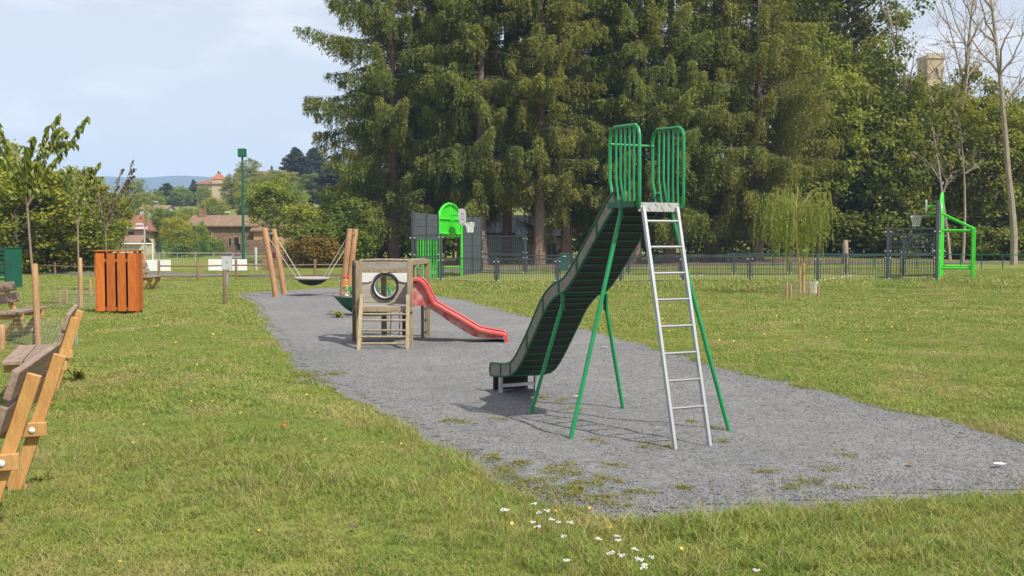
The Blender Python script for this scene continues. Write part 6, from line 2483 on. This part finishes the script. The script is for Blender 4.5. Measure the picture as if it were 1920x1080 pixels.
# stone tower on the right
x, y = pxy(1738, 200)
t = thing('stone_tower', 'old square pale stone tower rising above the trees', 'tower', (x, y, 0), R(10))
zt = CAMH + (452 - 112) / FPX * 200
mb = MB(); mb.box((0, 0, zt / 2), (3.5, 3.5, zt)); mb.build('tower_shaft', 'tower_stone', t)
mb = MB(); mb.box((0, 0, zt - .15), (3.9, 3.9, .6)); mb.build('cornice', 'tower_stone', t)
for x_ in (-1.45, -.5, .5, 1.45):
    mb = MB(); mb.box((x_, -1.75, zt + .35), (.6, .35, .5)); mb.build('merlon', 'tower_stone', t)
for z_ in (zt - 3, zt - 7):
    opening(t, .3, z_, .5, 1.1, -1.75, frame='tower_stone')
x, y = pxy(1900, 190)
t = thing('ridge_house', 'brown roofed house half hidden behind the bare trees at the right border', 'building', (x, y, 0), 0)
zt = CAMH + (452 - 190) / FPX * 190
gable(t, -4, 5, 0, 7, zt - 3, zt, 'tower_stone', 'tile_brown', over=.4, z0=0)

# ------------------------------------------------------------------ small things on the ground
def yarrow_mesh():
    st = MB(); st.tube([(0, 0, 0), (.01, 0, .10), (.0, .01, .20)], .0022, 4)
    hd = MB()
    rng = random.Random(4)
    for i in range(16):
        a, r_ = rng.uniform(0, 6.28), .027 * math.sqrt(rng.uniform(0, 1))
        hd.lathe([(.0, .004), (.005, .0035), (.0068, 0.0), (.003, -.003), (.0, -.003)], 6, (r_ * math.cos(a), r_ * math.sin(a), .205 + rng.uniform(-.004, .004)))
    return st, hd


st, hd = yarrow_mesh()
t0_ = thing('yarrow_flower', 'x', 'flower', (0, 0, 0))
st.build('stem', 'weed', t0_)
hd.build('flower_head', 'petal', t0_)
_yp = [(945, 976), (1001, 943), (1010, 950), (1026, 968), (1034, 974), (1048, 968), (998, 990), (1008, 988), (1056, 994), (1070, 990), (1157, 1003), (1143, 1022), (1158, 1020), (1147, 1030), (1165, 1025), (1190, 1035), (1196, 1040), (1208, 1040), (1200, 1054), (1206, 1056), (1222, 1028), (1122, 1018), (1063, 1044), (1417, 1048)]
_ylab = 'white flat topped yarrow flower in the long grass by the gravel'
for i, (px, py) in enumerate(_yp):
    p = gp(px, py, .17)
    loc = (p[0], p[1], ghf(*p) - .03 * (i % 3))
    if i == 0:
        t0_.location = loc
        t0_['label'] = 'single large white yarrow flower left of the others, by the gravel tip'
        t0_.scale = (1.0, 1.0, 1.0)
    else:
        copy_tree(t0_, loc, i * 1.1, _ylab, 'yarrow flowers by the gravel', scale=(.55 + .05 * (i % 5), .55 + .05 * (i % 4), .9))
mb = MB()
for i in range(8):
    a = i * .785
    mb.add([(0, 0, 0), (.014 * math.cos(a - .3), .014 * math.sin(a - .3), .003), (.019 * math.cos(a), .019 * math.sin(a), .004), (.014 * math.cos(a + .3), .014 * math.sin(a + .3), .003)], [(0, 1, 2, 3)])
fl0 = mb.build('yellow_flower', 'yellow')
tag(fl0, 'small yellow dandelion flower dotted in the lawn', 'flower', 'yellow flowers dotted in the lawn')
_yf = [(610, 850), (600, 852), (717, 836), (211, 1045), (225, 1052), (915, 1007), (452 + 300, 834), (370, 703), (378, 700), (362, 705), (470, 730), (500, 752), (575, 745), (450, 803), (453, 800), (705, 769), (715, 771), (693, 779), (486, 1006), (1042, 958), (1062, 957), (1106, 952), (1138, 990), (1145, 989), (1152, 998), (1050, 956), (960, 988), (1278, 1028), (400, 640), (330, 655), (420, 660)]
_rr = random.Random(9)
for i in range(75):
    _yf.append((_rr.uniform(1180, 1910), _rr.uniform(548, 640)))
for i in range(25):
    _yf.append((_rr.uniform(180, 480), _rr.uniform(560, 900)))
fi = 0
for px, py in _yf:
    p = gp(px, py, .06)
    if inside(np.array([p[0]]), np.array([p[1]]))[0]:
        continue
    o = fl0 if fi == 0 else fl0.copy()
    if fi:
        COL.objects.link(o)
    fi += 1
    o.location = (p[0], p[1], ghf(*p) + .06)
    s_ = 0.62 if p[1] < 12 else 0.95
    o.scale = (s_, s_, s_)
    o.rotation_euler = (_rr.uniform(-.5, .9), _rr.uniform(-.4, .4), 0)


def scrap(name, label, cat, px, py, mat, poly, h=.004, rz=0.0):
    p = gp(px, py)
    mb = MB()
    n = len(poly)
    rng = random.Random(px)
    vs = [(x, y, .012 + rng.uniform(0, .02)) for x, y in poly]
    vs += [(x, y, z_ + h) for x, y, z_ in vs]
    mb.add(vs, [tuple(range(n - 1, -1, -1)), tuple(range(n, 2 * n))] + [(i, (i + 1) % n, n + (i + 1) % n, n + i) for i in range(n)])
    o = mb.build(name, mat)
    o.location = (p[0], p[1], ghf(*p) + .02)
    o.rotation_euler = (0, 0, rz)
    tag(o, label, cat)


_lf = [(-.03, 0), (-.015, -.018), (.012, -.017), (.033, 0), (.012, .018), (-.015, .017)]
scrap('paper_scrap', 'crumpled white paper scrap on the gravel near the right border', 'litter', 1873, 881, 'steel_white', [(-.045, -.02), (.0, -.03), (.05, -.005), (.03, .02), (-.03, .025)])
scrap('paper_scrap', 'white paper scrap on the gravel behind the crossing green legs', 'litter', 1134, 656, 'steel_white', [(-.05, -.02), (.05, -.02), (.05, .02), (-.05, .02)])
scrap('paper_scrap', 'small white scrap on the gravel left of the crossed green legs', 'litter', 1080, 751, 'steel_white', [(-.03, -.012), (.03, -.015), (.03, .015), (-.03, .012)])
scrap('fallen_leaf', 'brown fallen leaf on the gravel near the far right lawn edge', 'leaf', 1804, 822, 'wood_rail', _lf)
scrap('fallen_leaf', 'brown fallen leaf on the gravel between weeds, right of the ladder', 'leaf', 1708, 878, 'wood_rail', _lf, rz=.8)
scrap('fallen_leaf', 'red brown fallen leaf on the lawn left of the gravel', 'leaf', 532, 836, 'wood_orange', _lf, rz=.4)
scrap('fallen_leaf', 'brown fallen leaf on the lawn near the bottom border', 'leaf', 663, 1018, 'wood_rail', _lf, rz=1.4)

# ------------------------------------------------------------------ the air
mb = MB()
mb.box((0, 1500, 110), (7600, 3800, 260))
hz = mb.build('haze', 'opening')
hz.data.materials.clear()
hm = bpy.data.materials.new('haze_air')
hm.use_nodes = True
hm.node_tree.nodes.clear()
_ho = hm.node_tree.nodes.new('ShaderNodeOutputMaterial')
_hv = hm.node_tree.nodes.new('ShaderNodeVolumePrincipled')
_hv.inputs['Color'].default_value = (0.48, 0.68, 1.0, 1)
_hv.inputs['Density'].default_value = HAZE
_hv.inputs['Anisotropy'].default_value = -0.2
hm.node_tree.links.new(_hv.outputs['Volume'], _ho.inputs['Volume'])
hz.data.materials.append(hm)
hz['kind'] = 'stuff'
hz['label'] = 'thin bluish haze filling the air up to the mountain'
hz['category'] = 'haze'
